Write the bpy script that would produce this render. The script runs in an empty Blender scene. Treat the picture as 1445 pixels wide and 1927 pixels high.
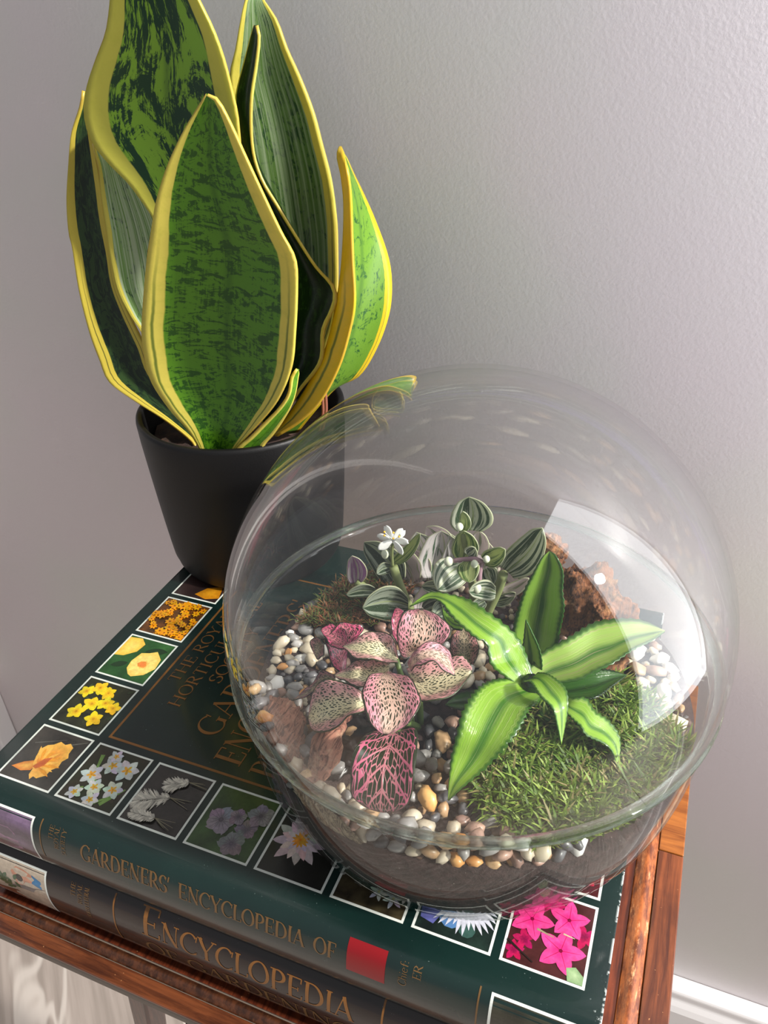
import bpy, math, random
from mathutils import Vector, Matrix, noise
random.seed(7)
S = 0.001                                   # everything below is written in millimetres
D = bpy.data
scn = bpy.context.scene
COL = scn.collection

# ------------------------------------------------------------------ camera
F_PX = 1485.0
CX, CY = 722.5, 963.5
CAM = Vector((248.876, -145.240, 275.919))
R0 = Vector((0.92902395, 0.36863407, -0.03199089))      # image right
R1 = Vector((0.17460983, -0.51298432, -0.84045136))     # image down
R2 = Vector((-0.32622983, 0.77521352, -0.54094185))     # view direction
cd = D.cameras.new('camera'); cam = D.objects.new('camera', cd); COL.objects.link(cam)
m = Matrix.Identity(4)
for i in range(3):
    m[i][0] = R0[i]; m[i][1] = -R1[i]; m[i][2] = -R2[i]; m[i][3] = CAM[i]*S
cam.matrix_world = m
cd.sensor_fit = 'HORIZONTAL'; cd.sensor_width = 36.0; cd.lens = F_PX/1445*36
cd.clip_start = 0.01; cd.clip_end = 50
scn.camera = cam

# ------------------------------------------------------------------ light
w = D.worlds.new('world'); scn.world = w; w.use_nodes = True
w.node_tree.nodes['Background'].inputs[0].default_value = (0.93, 0.95, 1.0, 1)
w.node_tree.nodes['Background'].inputs[1].default_value = 0.36
def light(name, kind, loc, aim, energy, color, **kw):
    l = D.lights.new(name, kind); o = D.objects.new(name, l); COL.objects.link(o)
    o.location = Vector(loc)*S
    o.rotation_euler = (Vector(aim)-Vector(loc)).to_track_quat('-Z', 'Z').to_euler()
    l.energy = energy; l.color = color
    for k, v in kw.items(): setattr(l, k, v)
    return o
az, el = math.radians(-5), math.radians(34)
sd = Vector((math.cos(az)*math.cos(el), math.sin(az)*math.cos(el), math.sin(el)))
light('sun', 'SUN', sd*2000, (0, 0, 0), 6.0, (1.0, 0.95, 0.89), angle=math.radians(3.5))
wl = light('window_daylight', 'AREA', (690, 105, 470), (-1000, 105, 470), 5.6, (0.93, 0.96, 1.0), shape='RECTANGLE')
wl.data.size = 0.30; wl.data.size_y = 1.12
wl.rotation_euler = (math.radians(90), 0, math.radians(90))
vs = scn.view_settings
scn.display_settings.display_device = 'sRGB'
vs.view_transform = 'Standard'; vs.look = 'None'; vs.exposure = 0.0; vs.gamma = 1.0; vs.use_curve_mapping = False
scn.cycles.transparent_max_bounces = 48
scn.cycles.max_bounces = 12

# ------------------------------------------------------------------ projection helpers (real positions, from depth + direction)
def ray(px, py):
    return (R0*((px-CX)/F_PX) + R1*((py-CY)/F_PX) + R2).normalized()
def P(px, py, z=None, Y=None):
    d = ray(px, py)
    t = (z-CAM.z)/d.z if z is not None else (Y-CAM.y)/d.y
    return CAM + d*t
def cr(x0, y0, s):                           # reading scale of an enlarged study crop
    return lambda x, y: (x0+x/s, y0+y/s)

# ------------------------------------------------------------------ scene helpers
def tag(o, label=None, cat=None, group=None, kind=None):
    if label: o['label'] = label
    if cat: o['category'] = cat
    if group: o['group'] = group
    if kind: o['kind'] = kind
    return o
def thing(name, loc, label, cat, group=None):
    o = D.objects.new(name, None); COL.objects.link(o); o.location = Vector(loc)*S
    o.empty_display_size = 0.01
    return tag(o, label, cat, group)
def mesh(name, verts, faces, mat=None, smooth=True, uvs=None, cols=None, mats=None, fmat=None):
    me = D.meshes.new(name)
    me.from_pydata([Vector(v)*S for v in verts], [], faces)
    if mats:
        for q in mats: me.materials.append(q)
        me.polygons.foreach_set('material_index', fmat)
    elif mat: me.materials.append(mat)
    if uvs:
        ul = me.uv_layers.new(name='UVMap'); flat = []
        for p in me.polygons:
            for vi in p.vertices: flat += uvs[vi]
        ul.data.foreach_set('uv', flat)
    if cols:
        ca = me.color_attributes.new('Col', 'FLOAT_COLOR', 'POINT'); flat = []
        for c in cols: flat += [c[0], c[1], c[2], 1.0]
        ca.data.foreach_set('color', flat)
    if smooth: me.polygons.foreach_set('use_smooth', [True]*len(me.polygons))
    me.update()
    return me
def obj(name, verts, faces, mat=None, parent=None, **kw):
    if parent is not None:
        b = parent
        off = Vector((0, 0, 0))
        while b is not None: off += b.location/S; b = b.parent
        verts = [Vector(v)-off for v in verts]
    me = mesh(name, verts, faces, mat, **kw)
    o = D.objects.new(name, me); COL.objects.link(o)
    if parent is not None: o.parent = parent
    return o
def bevel(o, wmm, seg=2, angle=40):
    b = o.modifiers.new('bevel', 'BEVEL'); b.width = wmm*S; b.segments = seg; b.limit_method = 'ANGLE'; b.angle_limit = math.radians(angle)
    return o
def solid(o, t, off=0):
    b = o.modifiers.new('thick', 'SOLIDIFY'); b.thickness = t*S; b.offset = off
    return o
def box(x0, x1, y0, y1, z0, z1):
    v = [(x, y, z) for z in (z0, z1) for y in (y0, y1) for x in (x0, x1)]
    f = [(0, 2, 3, 1), (4, 5, 7, 6), (0, 1, 5, 4), (2, 6, 7, 3), (0, 4, 6, 2), (1, 3, 7, 5)]
    return v, f
def catm(pts, n):
    out = []
    L = len(pts)
    for i in range(L-1):
        p0, p1, p2, p3 = pts[max(i-1, 0)], pts[i], pts[i+1], pts[min(i+2, L-1)]
        for k in range(n):
            t = k/n
            out.append(((p1*2)+(p2-p0)*t+(p0*2-p1*5+p2*4-p3)*t*t+(p1*3-p0-p2*3+p3)*t**3)*0.5)
    out.append(pts[-1]); return out
def resample(pts, n):
    ds = [0.0]
    for a, b in zip(pts, pts[1:]): ds.append(ds[-1]+(b-a).length)
    out = []; j = 0
    for i in range(n):
        s = ds[-1]*i/(n-1)
        while j < len(ds)-2 and ds[j+1] < s: j += 1
        k = (s-ds[j])/max(1e-9, ds[j+1]-ds[j]); out.append(pts[j].lerp(pts[j+1], min(1, max(0, k))))
    return out
def grid(rows):
    n = len(rows[0]); v = [p for r in rows for p in r]; f = []; uv = []
    for i in range(len(rows)):
        for j in range(n): uv.append((j/(n-1), i/(len(rows)-1)))
    for i in range(len(rows)-1):
        for j in range(n-1):
            a = i*n+j; f.append((a, a+1, a+n+1, a+n))
    return v, f, uv
def loft(rows, m=44, n=13, us=None, ripple=None):
    """rows of cross points (Vectors), smooth both ways"""
    k = len(rows[0])
    cols = [resample(catm([r[j] for r in rows], 8), m) for j in range(k)]
    if ripple: cols = ripple(cols)
    out = []
    for i in range(m):
        cross = catm([cols[j][i] for j in range(k)], 12)
        out.append([cross[round(q*(len(cross)-1)/(n-1))] for q in range(n)])
    return grid(out)
def tube(pts, radii, seg=8, cap=True):
    v = []; f = []
    if not isinstance(radii, (list, tuple)): radii = [radii]*len(pts)
    up = Vector((0.3, 0.2, 1)).normalized()
    for i, p in enumerate(pts):
        t = (pts[min(i+1, len(pts)-1)]-pts[max(i-1, 0)]).normalized()
        a = t.cross(up)
        if a.length < 1e-3: a = t.cross(Vector((1, 0, 0)))
        a.normalize(); b = t.cross(a)
        for k in range(seg):
            q = 2*math.pi*k/seg; v.append(p+(a*math.cos(q)+b*math.sin(q))*radii[i])
    for i in range(len(pts)-1):
        for k in range(seg):
            k2 = (k+1) % seg; f.append((i*seg+k, i*seg+k2, (i+1)*seg+k2, (i+1)*seg+k))
    if cap:
        f.append(tuple(range(seg-1, -1, -1))); f.append(tuple(range((len(pts)-1)*seg, len(pts)*seg)))
    return v, f
def lathe(prof, cx, cy, seg=96, closed=False):
    v = []; f = []; n = len(prof)
    for k in range(seg):
        a = 2*math.pi*k/seg
        for r, z in prof: v.append((cx+r*math.cos(a), cy+r*math.sin(a), z))
    for k in range(seg):
        k2 = (k+1) % seg
        for i in range(n if closed else n-1):
            i2 = (i+1) % n; f.append((k*n+i, k2*n+i, k2*n+i2, k*n+i2))
    return v, f
class Acc:
    def __init__(s): s.v = []; s.f = []; s.c = []; s.uv = []
    def add(s, v, f, c=None, uv=None):
        b = len(s.v); s.v += [Vector(q) for q in v]; s.f += [tuple(i+b for i in q) for q in f]
        if c is not None: s.c += (c if isinstance(c, list) else [c]*len(v))
        if uv: s.uv += uv

# ------------------------------------------------------------------ materials
class NT:
    def __init__(s, name):
        s.m = D.materials.new(name); s.m.use_nodes = True; s.t = s.m.node_tree
        s.b = s.t.nodes['Principled BSDF']; s.out = s.t.nodes['Material Output']
    def n(s, kind, ins=None, **kw):
        q = s.t.nodes.new('ShaderNode'+kind)
        for k, v in kw.items(): setattr(q, k, v)
        for k, v in (ins or {}).items(): s.set(q.inputs[k], v)
        return q
    def set(s, sock, v):
        if isinstance(v, bpy.types.NodeSocket): s.t.links.new(v, sock)
        elif isinstance(v, bpy.types.Node): s.t.links.new(v.outputs[0], sock)
        else: sock.default_value = (tuple(v)+(1,)) if isinstance(v, tuple) and len(v) == 3 and sock.type == 'RGBA' else v
    def math(s, op, a, b=None, c=None, clamp=False):
        q = s.n('Math', operation=op, use_clamp=clamp); s.set(q.inputs[0], a)
        if b is not None: s.set(q.inputs[1], b)
        if c is not None: s.set(q.inputs[2], c)
        return q.outputs[0]
    def mix(s, f, a, b, blend='MIX'):
        q = s.n('Mix', data_type='RGBA', blend_type=blend); s.set(q.inputs[0], f); s.set(q.inputs[6], a); s.set(q.inputs[7], b)
        return q.outputs[2]
    def ss(s, x, a, b):
        q = s.n('MapRange', interpolation_type='SMOOTHSTEP'); s.set(q.inputs[0], x); q.inputs[1].default_value = a; q.inputs[2].default_value = b
        return q.outputs[0]
    def noise(s, vec, scale, detail=4, rough=0.5, dist=0):
        q = s.n('TexNoise', {'Scale': scale, 'Detail': detail, 'Roughness': rough, 'Distortion': dist})
        if vec is not None: s.set(q.inputs['Vector'], vec)
        return q
    def scale(s, vec, sc, loc=(0, 0, 0)):
        q = s.n('Mapping'); s.set(q.inputs[0], vec); q.inputs[3].default_value = sc; q.inputs[1].default_value = loc
        return q.outputs[0]
    def bump(s, h, strength=0.3, dist=0.001):
        q = s.n('Bump', {'Strength': strength, 'Distance': dist}); s.set(q.inputs['Height'], h); s.set(s.b.inputs['Normal'], q)
        return q
    def p(s, **kw):
        for k, v in kw.items(): s.set(s.b.inputs[k.replace('_', ' ')], v)
        return s.m
def lin(r, g, b):
    f = lambda c: (c/255/12.92) if c/255 <= 0.04045 else ((c/255+0.055)/1.055)**2.4
    return (f(r), f(g), f(b))
def plain(name, col, rough=0.5, **kw):
    t = NT(name); return t.p(Base_Color=col, Roughness=rough, **kw)

def m_wall():
    t = NT('painted wall'); co = t.n('TexCoord').outputs['Object']
    a = t.noise(co, 520, 3, 0.55); b = t.noise(co, 150, 2); c = t.noise(co, 6, 3)
    h = t.math('ADD', a.outputs[0], t.math('MULTIPLY', b.outputs[0], 0.5))
    t.bump(h, 0.22, 0.0008)
    col = t.mix(t.ss(c.outputs[0], 0.35, 0.7), lin(229, 221, 225), lin(224, 224, 221))
    return t.p(Base_Color=col, Roughness=0.62)
WALL = m_wall()
TRIM = plain('white gloss paint', lin(232, 229, 228), 0.35)
def m_wood(name, dark, light, axis, gloss=0.28, sc=1.0, rot=0):
    t = NT(name); co = t.n('TexCoord').outputs['Object']
    mp = t.n('Mapping'); t.set(mp.inputs[0], co); mp.inputs[2].default_value = (0, 0, rot)
    s = (18, 18, 18); s = tuple((26 if i == axis else 420)*sc for i in range(3))
    mp.inputs[3].default_value = s
    a = t.noise(mp.outputs[0], 1.0, 6, 0.65, 0.6)
    b = t.noise(co, 28, 4, 0.6, 0.8)
    c = t.mix(t.ss(a.outputs[0], 0.3, 0.72), dark, light)
    c = t.mix(t.math('MULTIPLY', t.ss(b.outputs[0], 0.4, 0.75), 0.55), c, dark)
    g = t.noise(co, 900, 2); spk = t.ss(g.outputs[0], 0.74, 0.78)
    c = t.mix(t.math('MULTIPLY', spk, 0.7), c, lin(205, 150, 100))
    t.bump(a.outputs[0], 0.12, 0.0006)
    return t.p(Base_Color=c, Roughness=gloss, Coat_Weight=0.3, Coat_Roughness=0.12)
WOOD_Y = m_wood('mahogany veneer', lin(62, 24, 13), lin(122, 58, 32), 1)
WOOD_X = m_wood('front mahogany veneer', lin(62, 30, 18), lin(124, 68, 38), 0, rot=0.6)
WOOD_BAND = m_wood('side veneer band', lin(70, 32, 16), lin(134, 72, 38), 1, rot=0.55, sc=0.8)
WOOD_ORANGE = m_wood('orange veneer band', lin(112, 58, 20), lin(172, 104, 44), 0, rot=-0.35, sc=0.7)
def m_moulding(name='worn moulding', amt=0.8):
    t = NT(name); co = t.n('TexCoord').outputs['Object']
    a = t.noise(t.scale(co, (300, 90, 300)), 1, 5, 0.7)
    b = t.noise(t.scale(co, (220, 60, 220)), 1.4, 5, 0.75)
    c = t.mix(t.ss(a.outputs[0], 0.35, 0.65), lin(90, 40, 18) if amt > .5 else lin(50, 28, 18), lin(165, 92, 45) if amt > .5 else lin(88, 50, 30))
    c = t.mix(t.math('MULTIPLY', t.ss(b.outputs[0], 0.55, 0.68), amt), c, lin(214, 160, 116))
    t.bump(b.outputs[0], 0.15, 0.0005)
    return t.p(Base_Color=c, Roughness=0.4)
MOULD = m_moulding(); MOULD_SHADED = m_moulding('shade-toned front moulding', 0.06)  # front copy: the dim light along the front is put into darker colours
EDGE = plain('greyed table edge', lin(112, 102, 92), 0.6)
def m_floor():
    t = NT('limed floorboard'); co = t.n('TexCoord').outputs['Object']
    a = t.noise(t.scale(co, (15, 1.9, 15)), 1, 3, 0.5, 1.2)
    b = t.noise(t.scale(co, (120, 8, 120)), 1, 3)
    k = t.math('ABSOLUTE', t.math('SUBTRACT', a.outputs[0], 0.5))
    st = t.math('SUBTRACT', 1.0, t.ss(k, 0.004, 0.03))
    c = t.mix(t.ss(b.outputs[0], 0.3, 0.7), lin(142, 132, 124), lin(164, 153, 145))
    c = t.mix(t.math('MULTIPLY', st, 0.75), c, lin(198, 190, 182))
    t.bump(a.outputs[0], 0.15, 0.001)
    return t.p(Base_Color=c, Roughness=0.5)
FLOOR = m_floor()
def m_cover(name, base, var):
    t = NT(name); co = t.n('TexCoord').outputs['Object']
    a = t.noise(co, 14, 4, 0.6); s = t.noise(co, 1500, 1); d = t.noise(co, 60, 2)
    c = t.mix(t.ss(a.outputs[0], 0.35, 0.65), base, var)
    dust = t.math('MULTIPLY', t.ss(s.outputs[0], 0.76, 0.8), t.ss(d.outputs[0], 0.45, 0.6))
    c = t.mix(t.math('MULTIPLY', dust, 0.5), c, lin(150, 165, 160))
    sep = t.n('SeparateXYZ', {0: co})
    edge = t.ss(sep.outputs[0], 0.2664, 0.2673)
    e2 = t.noise(co, 160, 4, 0.7); near = t.ss(sep.outputs[0], 0.2610, 0.2674); ny = t.math('SUBTRACT', 1.0, t.ss(sep.outputs[1], -0.002, 0.010))
    scuff = t.math('MULTIPLY', t.math('MULTIPLY', near, ny), t.ss(e2.outputs[0], 0.56, 0.62))
    scuff = t.math('MAXIMUM', scuff, t.math('MULTIPLY', edge, t.ss(e2.outputs[0], 0.5, 0.55)))
    c = t.mix(t.math('MULTIPLY', scuff, 0.8), c, lin(205, 212, 208))
    t.bump(t.noise(co, 40, 2).outputs[0], 0.05, 0.001)
    r = t.math('MULTIPLY_ADD', a.outputs[0], 0.12, 0.2)
    return t.p(Base_Color=c, Roughness=r, Coat_Weight=0.35, Coat_Roughness=0.08)
GREEN = m_cover('glossy dark green jacket', lin(11, 31, 29), lin(16, 40, 36))
BLACKJ = m_cover('glossy near black jacket', lin(22, 16, 14), lin(34, 22, 18))
GOLD = plain('bronze lettering ink', lin(134, 88, 40), 0.35)
GOLD2 = plain('dull bronze lettering ink', lin(114, 84, 48), 0.35)
REDPRINT = plain('red print', lin(140, 16, 24), 0.28)
def m_print():
    t = NT('photo print'); a = t.n('VertexColor', layer_name='Col').outputs[0]
    co = t.n('TexCoord').outputs['Object']
    n1 = t.noise(co, 420, 4, 0.7)
    v = t.n('HueSaturation', {'Value': t.math('MULTIPLY_ADD', n1.outputs[0], 0.9, 0.55), 'Color': a})
    return t.p(Base_Color=v.outputs[0], Roughness=0.24, Coat_Weight=0.35, Coat_Roughness=0.08)
PRINT = m_print()
def m_pages():
    t = NT('page edges'); co = t.n('TexCoord').outputs['Object']
    a = t.noise(t.scale(co, (4, 4, 3500)), 1, 2)
    return t.p(Base_Color=t.mix(a.outputs[0], lin(196, 182, 150), lin(236, 226, 200)), Roughness=0.8)
PAGES = m_pages()
def m_pot():
    t = NT('matt black pot'); co = t.n('TexCoord').outputs['Object']
    t.bump(t.noise(co, 1300, 2).outputs[0], 0.12, 0.0004)
    return t.p(Base_Color=lin(13, 12, 13), Roughness=0.48, Specular_IOR_Level=0.35)
POT = m_pot()

def leafy(t, col, rough=0.35, trans=0.25, tcol=None, spec=0.5, coat=0.0):
    t.p(Base_Color=col, Roughness=rough, Specular_IOR_Level=spec, Coat_Weight=coat, Coat_Roughness=0.1)
    tr = t.n('BsdfTranslucent'); t.set(tr.inputs[0], col if tcol is None else tcol)
    mx = t.n('MixShader', {0: trans, 1: t.b.outputs[0], 2: tr.outputs[0]})
    t.t.links.new(mx.outputs[0], t.out.inputs[0])
    return t.m
def m_snake(name, light, dark, yellow, margin=0.15, band=26, thr=0.5, pale=0.0, seed=0, stripe=True):
    t = NT(name); uv = t.n('UVMap').outputs[0]
    sep = t.n('SeparateXYZ', {0: uv}); u, v = sep.outputs[0], sep.outputs[1]
    wob = t.noise(t.scale(uv, (1.5, 7, 1), (seed, 0, 0)), 1, 3).outputs[0]
    e = t.math('ABSOLUTE', t.math('SUBTRACT', u, 0.5))
    e = t.math('ADD', e, t.math('MULTIPLY', t.math('SUBTRACT', wob, 0.5), 0.045))
    n1 = t.noise(t.scale(uv, (7, band, 1), (seed*3.1, seed, 0)), 1, 7, 0.72, 1.1).outputs[0]
    n2 = t.noise(t.scale(uv, (60, 9, 1), (seed, 2, 0)), 1, 4, 0.7).outputs[0]
    k = t.math('MULTIPLY_ADD', n2, 0.35, n1)
    inner = t.mix(t.ss(k, thr+0.15, thr+0.21), dark, light)
    mid = t.math('SUBTRACT', 1.0, t.ss(e, 0.0, 0.06))
    inner = t.mix(t.math('MULTIPLY', mid, 0.45), inner, dark)
    streak = t.noise(t.scale(uv, (34, 1.2, 1), (seed*2, 0, 0)), 1, 4, 0.6).outputs[0]
    if pale: inner = t.mix(t.math('MULTIPLY', t.ss(streak, 0.42, 0.6), pale), inner, lin(190, 205, 170))
    yn = t.noise(t.scale(uv, (10, 30, 1), (seed, 4, 0)), 1, 5, 0.65).outputs[0]
    ycol = t.mix(t.math('MULTIPLY', t.ss(yn, 0.45, 0.75), 0.25), yellow, lin(176, 178, 50))
    c = t.mix(t.ss(e, 0.5-margin-0.006, 0.5-margin+0.004), inner, ycol)
    if stripe:
        ln = t.math('ABSOLUTE', t.math('SUBTRACT', e, 0.5-margin*0.62))
        lf = t.math('MULTIPLY', t.math('SUBTRACT', 1.0, t.ss(ln, 0.002, 0.012)), t.ss(t.math('SUBTRACT', 1.0, v), 0.3, 0.6))
        c = t.mix(t.math('MULTIPLY', lf, 0.8), c, dark)
    rim = t.ss(e, 0.492, 0.5)
    c = t.mix(t.math('MULTIPLY', rim, 0.4), c, lin(196, 140, 70))
    t.bump(t.noise(t.scale(uv, (40, 160, 1)), 1, 3).outputs[0], 0.12, 0.0006)
    return leafy(t, c, 0.33, 0.22)

YEL = lin(232, 216, 96)
def m_thin_glass(name, tint, f0=0.05, pw=4.0, gl=0.95, top=0.9):
    t = NT(name); g = t.n('NewGeometry')
    d = t.n('VectorMath', {0: g.outputs['Normal'], 1: g.outputs['Incoming']}, operation='DOT_PRODUCT')
    c = t.math('SUBTRACT', 1.0, t.math('ABSOLUTE', d.outputs['Value']))
    f = t.math('MULTIPLY_ADD', t.math('POWER', c, pw), top*(1-f0), f0, clamp=True)
    tr = t.n('BsdfTransparent', {0: tint}); gg = t.n('BsdfGlossy', {'Color': (gl, gl, gl), 'Roughness': 0.0})
    mx = t.n('MixShader', {0: f, 1: tr.outputs[0], 2: gg.outputs[0]})
    t.t.links.new(mx.outputs[0], t.out.inputs[0]); t.t.nodes.remove(t.b)
    return t.m
DOMEG = m_thin_glass('clear dome glass', (0.984, 0.988, 0.98), 0.04)
BOWLG = m_thin_glass('clear bowl glass', (0.955, 0.965, 0.955), 0.035, 5.0, 0.9, 0.5)
def m_rimglass():
    t = NT('thick rim glass'); t.t.nodes.remove(t.b)
    g = t.n('BsdfGlass', {'Color': (0.94, 0.97, 0.95), 'Roughness': 0.0, 'IOR': 1.47})
    tr = t.n('BsdfTransparent', {0: (0.78, 0.83, 0.80)})
    mx = t.n('MixShader', {0: 0.55, 1: g.outputs[0], 2: tr.outputs[0]})
    t.t.links.new(mx.outputs[0], t.out.inputs[0]); return t.m
RIMG = m_rimglass()
def m_soil(name, a, b, sc=300):
    t = NT(name); co = t.n('TexCoord').outputs['Object']
    n1 = t.noise(co, sc, 6, 0.7); n2 = t.noise(co, sc*5, 2); n3 = t.noise(co, 25, 3)
    c = t.mix(t.ss(n1.outputs[0], 0.35, 0.65), a, b)
    c = t.mix(t.math('MULTIPLY', t.ss(n3.outputs[0], 0.45, 0.7), 0.5), c, lin(92, 72, 68))
    c = t.mix(t.ss(n2.outputs[0], 0.74, 0.77), c, lin(190, 180, 165))
    t.bump(n1.outputs[0], 0.7, 0.002)
    return t.p(Base_Color=c, Roughness=0.85)
SOIL = m_soil('terrarium soil', lin(34, 22, 20), lin(66, 48, 46))
BARK = m_soil('potting bark', lin(26, 18, 12), lin(66, 44, 28), 160)

# ================================================================== SETTING
WY = 262.0
o = obj('wall_back', *box(-1500, 1500, WY, WY+60, -560, 1900), WALL); tag(o, kind='structure')
fl = D.objects.new('floor', None); COL.objects.link(fl); tag(fl, kind='structure')
for i in range(-8, 8):
    x = i*186.0+30
    v, f = box(x, x+184.5, -1300, 1300, -575, -560)
    q = obj('plank', v, f, FLOOR, fl, smooth=False); bevel(q, 0.8, 1)
o = obj('sub_floor', *box(-1400, 1400, -1300, 1300, -600, -577), plain('dark floor joint', lin(60, 54, 50), 0.9), fl, smooth=False)
fl.rotation_euler = (0, 0, math.radians(48))
# skirting profile (y out from wall, z)
prof = [(WY, -421), (WY-12, -421), (WY-14, -424), (WY-14, -432), (WY-17, -438), (WY-19, -444), (WY-19, -560), (WY, -560)]
v = [(x, y, z) for x in (-1500, 1500) for y, z in prof]; n = len(prof)
f = [(i, (i+1) % n, n+(i+1) % n, n+i) for i in range(n)]
o = obj('baseboard_back', v, f, TRIM, smooth=False); tag(o, kind='structure'); bevel(o, 1.5, 2, 20)
# white upright trim on the wall at far left
o = obj('trim_1', *box(-470, -378.5, WY-22, WY, -560, 1900), TRIM, smooth=False); tag(o, kind='structure'); bevel(o, 2)

# ================================================================== TABLE
TZ = -74.0
tb = thing('side_table', (125, 100, -560), 'small reddish wooden side table with worn raised moulding, carrying the two books', 'table')
def part(name, geo, mat, parent, bev=0.0, smooth=False, label=None):
    q = obj(name, geo[0], geo[1], mat, parent, smooth=smooth)
    if bev: bevel(q, bev)
    if label: q['label'] = label
    return q
part('table_top', box(-38, 287.6, -29, 238, TZ-8, TZ-1.5), EDGE, tb, 0.6)
part('top_panel', box(-16, 267, -15, 216, TZ-1.6, TZ-0.6), WOOD_Y, tb)
# veneer bands outside the moulding
part('veneer_band', box(276.6, 288, -29, 117.4, TZ-1.6, TZ), WOOD_BAND, tb, 0.5)
part('veneer_band', box(276.6, 288, 117.9, 238, TZ-1.6, TZ), WOOD_ORANGE, tb, 0.5, label='lighter orange veneer band')
part('veneer_band', box(-38, 276.3, -29.4, -21.5, TZ-1.6, TZ), WOOD_X, tb, 0.5)
part('veneer_band', box(-38, -26.6, -21.2, 238, TZ-1.6, TZ), WOOD_BAND, tb, 0.5)
part('veneer_band', box(-26.3, 276.3, 227, 238, TZ-1.6, TZ), WOOD_X, tb, 0.5)
def strip(p0, p1, side, hgt, wid):
    # rounded bead along p0->p1 with a small fillet each side
    pr = [(-wid*0.5, 0), (-wid*0.42, hgt*0.35), (-wid*0.3, hgt*0.45), (-wid*0.22, hgt*0.85), (0, hgt), (wid*0.22, hgt*0.85), (wid*0.3, hgt*0.45), (wid*0.42, hgt*0.35), (wid*0.5, 0)]
    a, b = Vector(p0), Vector(p1); N = max(2, int((b-a).length/6)); sv = Vector(side); vv = []; ff = []
    for i in range(N+1):
        c = a.lerp(b, i/N)
        for q, h in pr:
            j = 1+0.06*noise.noise(Vector((c.x*0.08, c.y*0.08, q)))
            vv.append(c+sv*q+Vector((0, 0, TZ-1.5+h*j)))
    k = len(pr)
    for i in range(N):
        for j in range(k-1): ff.append((i*k+j, i*k+j+1, (i+1)*k+j+1, (i+1)*k+j))
    return vv, ff
part('moulding', strip((271.8, -18.5, 0), (271.8, 221.5, 0), (1, 0, 0), 4.2, 9.6), MOULD, tb, smooth=True)
part('moulding', strip((-21, -18.5, 0), (-21, 221.5, 0), (1, 0, 0), 4.2, 9.6), MOULD, tb, smooth=True)
part('moulding', strip((-26, -18.2, 0), (276, -18.2, 0), (0, -1, 0), 3.0, 5.4), MOULD_SHADED, tb, smooth=True)
part('moulding', strip((-26, 221.5, 0), (276, 221.5, 0), (0, 1, 0), 4.2, 9.6), MOULD, tb, smooth=True)
DARKW = m_wood('dark leg wood', lin(60, 34, 26), lin(108, 66, 52), 2)
part('apron', box(0, 250, 8, 20, TZ-60, TZ-8), WOOD_X, tb, 1)
part('apron', box(0, 250, 190, 202, TZ-60, TZ-8), WOOD_X, tb, 1)
part('apron', box(0, 12, 20, 190, TZ-60, TZ-8), WOOD_Y, tb, 1)
part('apron', box(238, 250, 20, 190, TZ-60, TZ-8), WOOD_Y, tb, 1)
for sx, sy in ((-1, -1), (1, -1), (-1, 1), (1, 1)):
    x, y = 132+sx*112, 105+sy*84
    pts = [Vector((x, y, TZ-8)), Vector((x, y, TZ-80)), Vector((x+sx*14, y+sy*5, -300)), Vector((x+sx*40, y+sy*12, -559.5))]
    part('leg', tube([a.lerp(b, t/4) for a, b in zip(pts, pts[1:]) for t in range(4)]+[pts[-1]], [13-6*i/12 for i in range(13)], 4), DARKW, tb, 1.5)

# ================================================================== BOOKS
def spine_curve(pts): return catm([Vector((0, y, z)) for y, z in pts], 10)
SP1 = spine_curve([(-6, 0), (-10.5, -1), (-13.5, -4), (-15.2, -10), (-15.6, -17), (-14.5, -25), (-12, -31)])
SP2 = spine_curve([(-6, -35.2), (-10.5, -36.2), (-14, -39.5), (-16, -46), (-16.5, -54), (-15.2, -64), (-12.5, -71.6)])
def arc_fn(curve):
    ds = [0.0]
    for a, b in zip(curve, curve[1:]): ds.append(ds[-1]+(b-a).length)
    def g(x, s, lift):
        j = 0
        while j < len(ds)-2 and ds[j+1] < s: j += 1
        k = (s-ds[j])/(ds[j+1]-ds[j]); p = curve[j].lerp(curve[j+1], k)
        t = (curve[j+1]-curve[j]).normalized(); nrm = Vector((0, t.z, -t.y))
        if nrm.y > 0 and nrm.z < 0: nrm = -nrm
        if nrm.y > 0.2: nrm = -nrm
        return Vector((x, p.y, p.z))+nrm*lift
    return g, ds[-1]
G1, LEN1 = arc_fn(SP1); G2, LEN2 = arc_fn(SP2)
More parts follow.
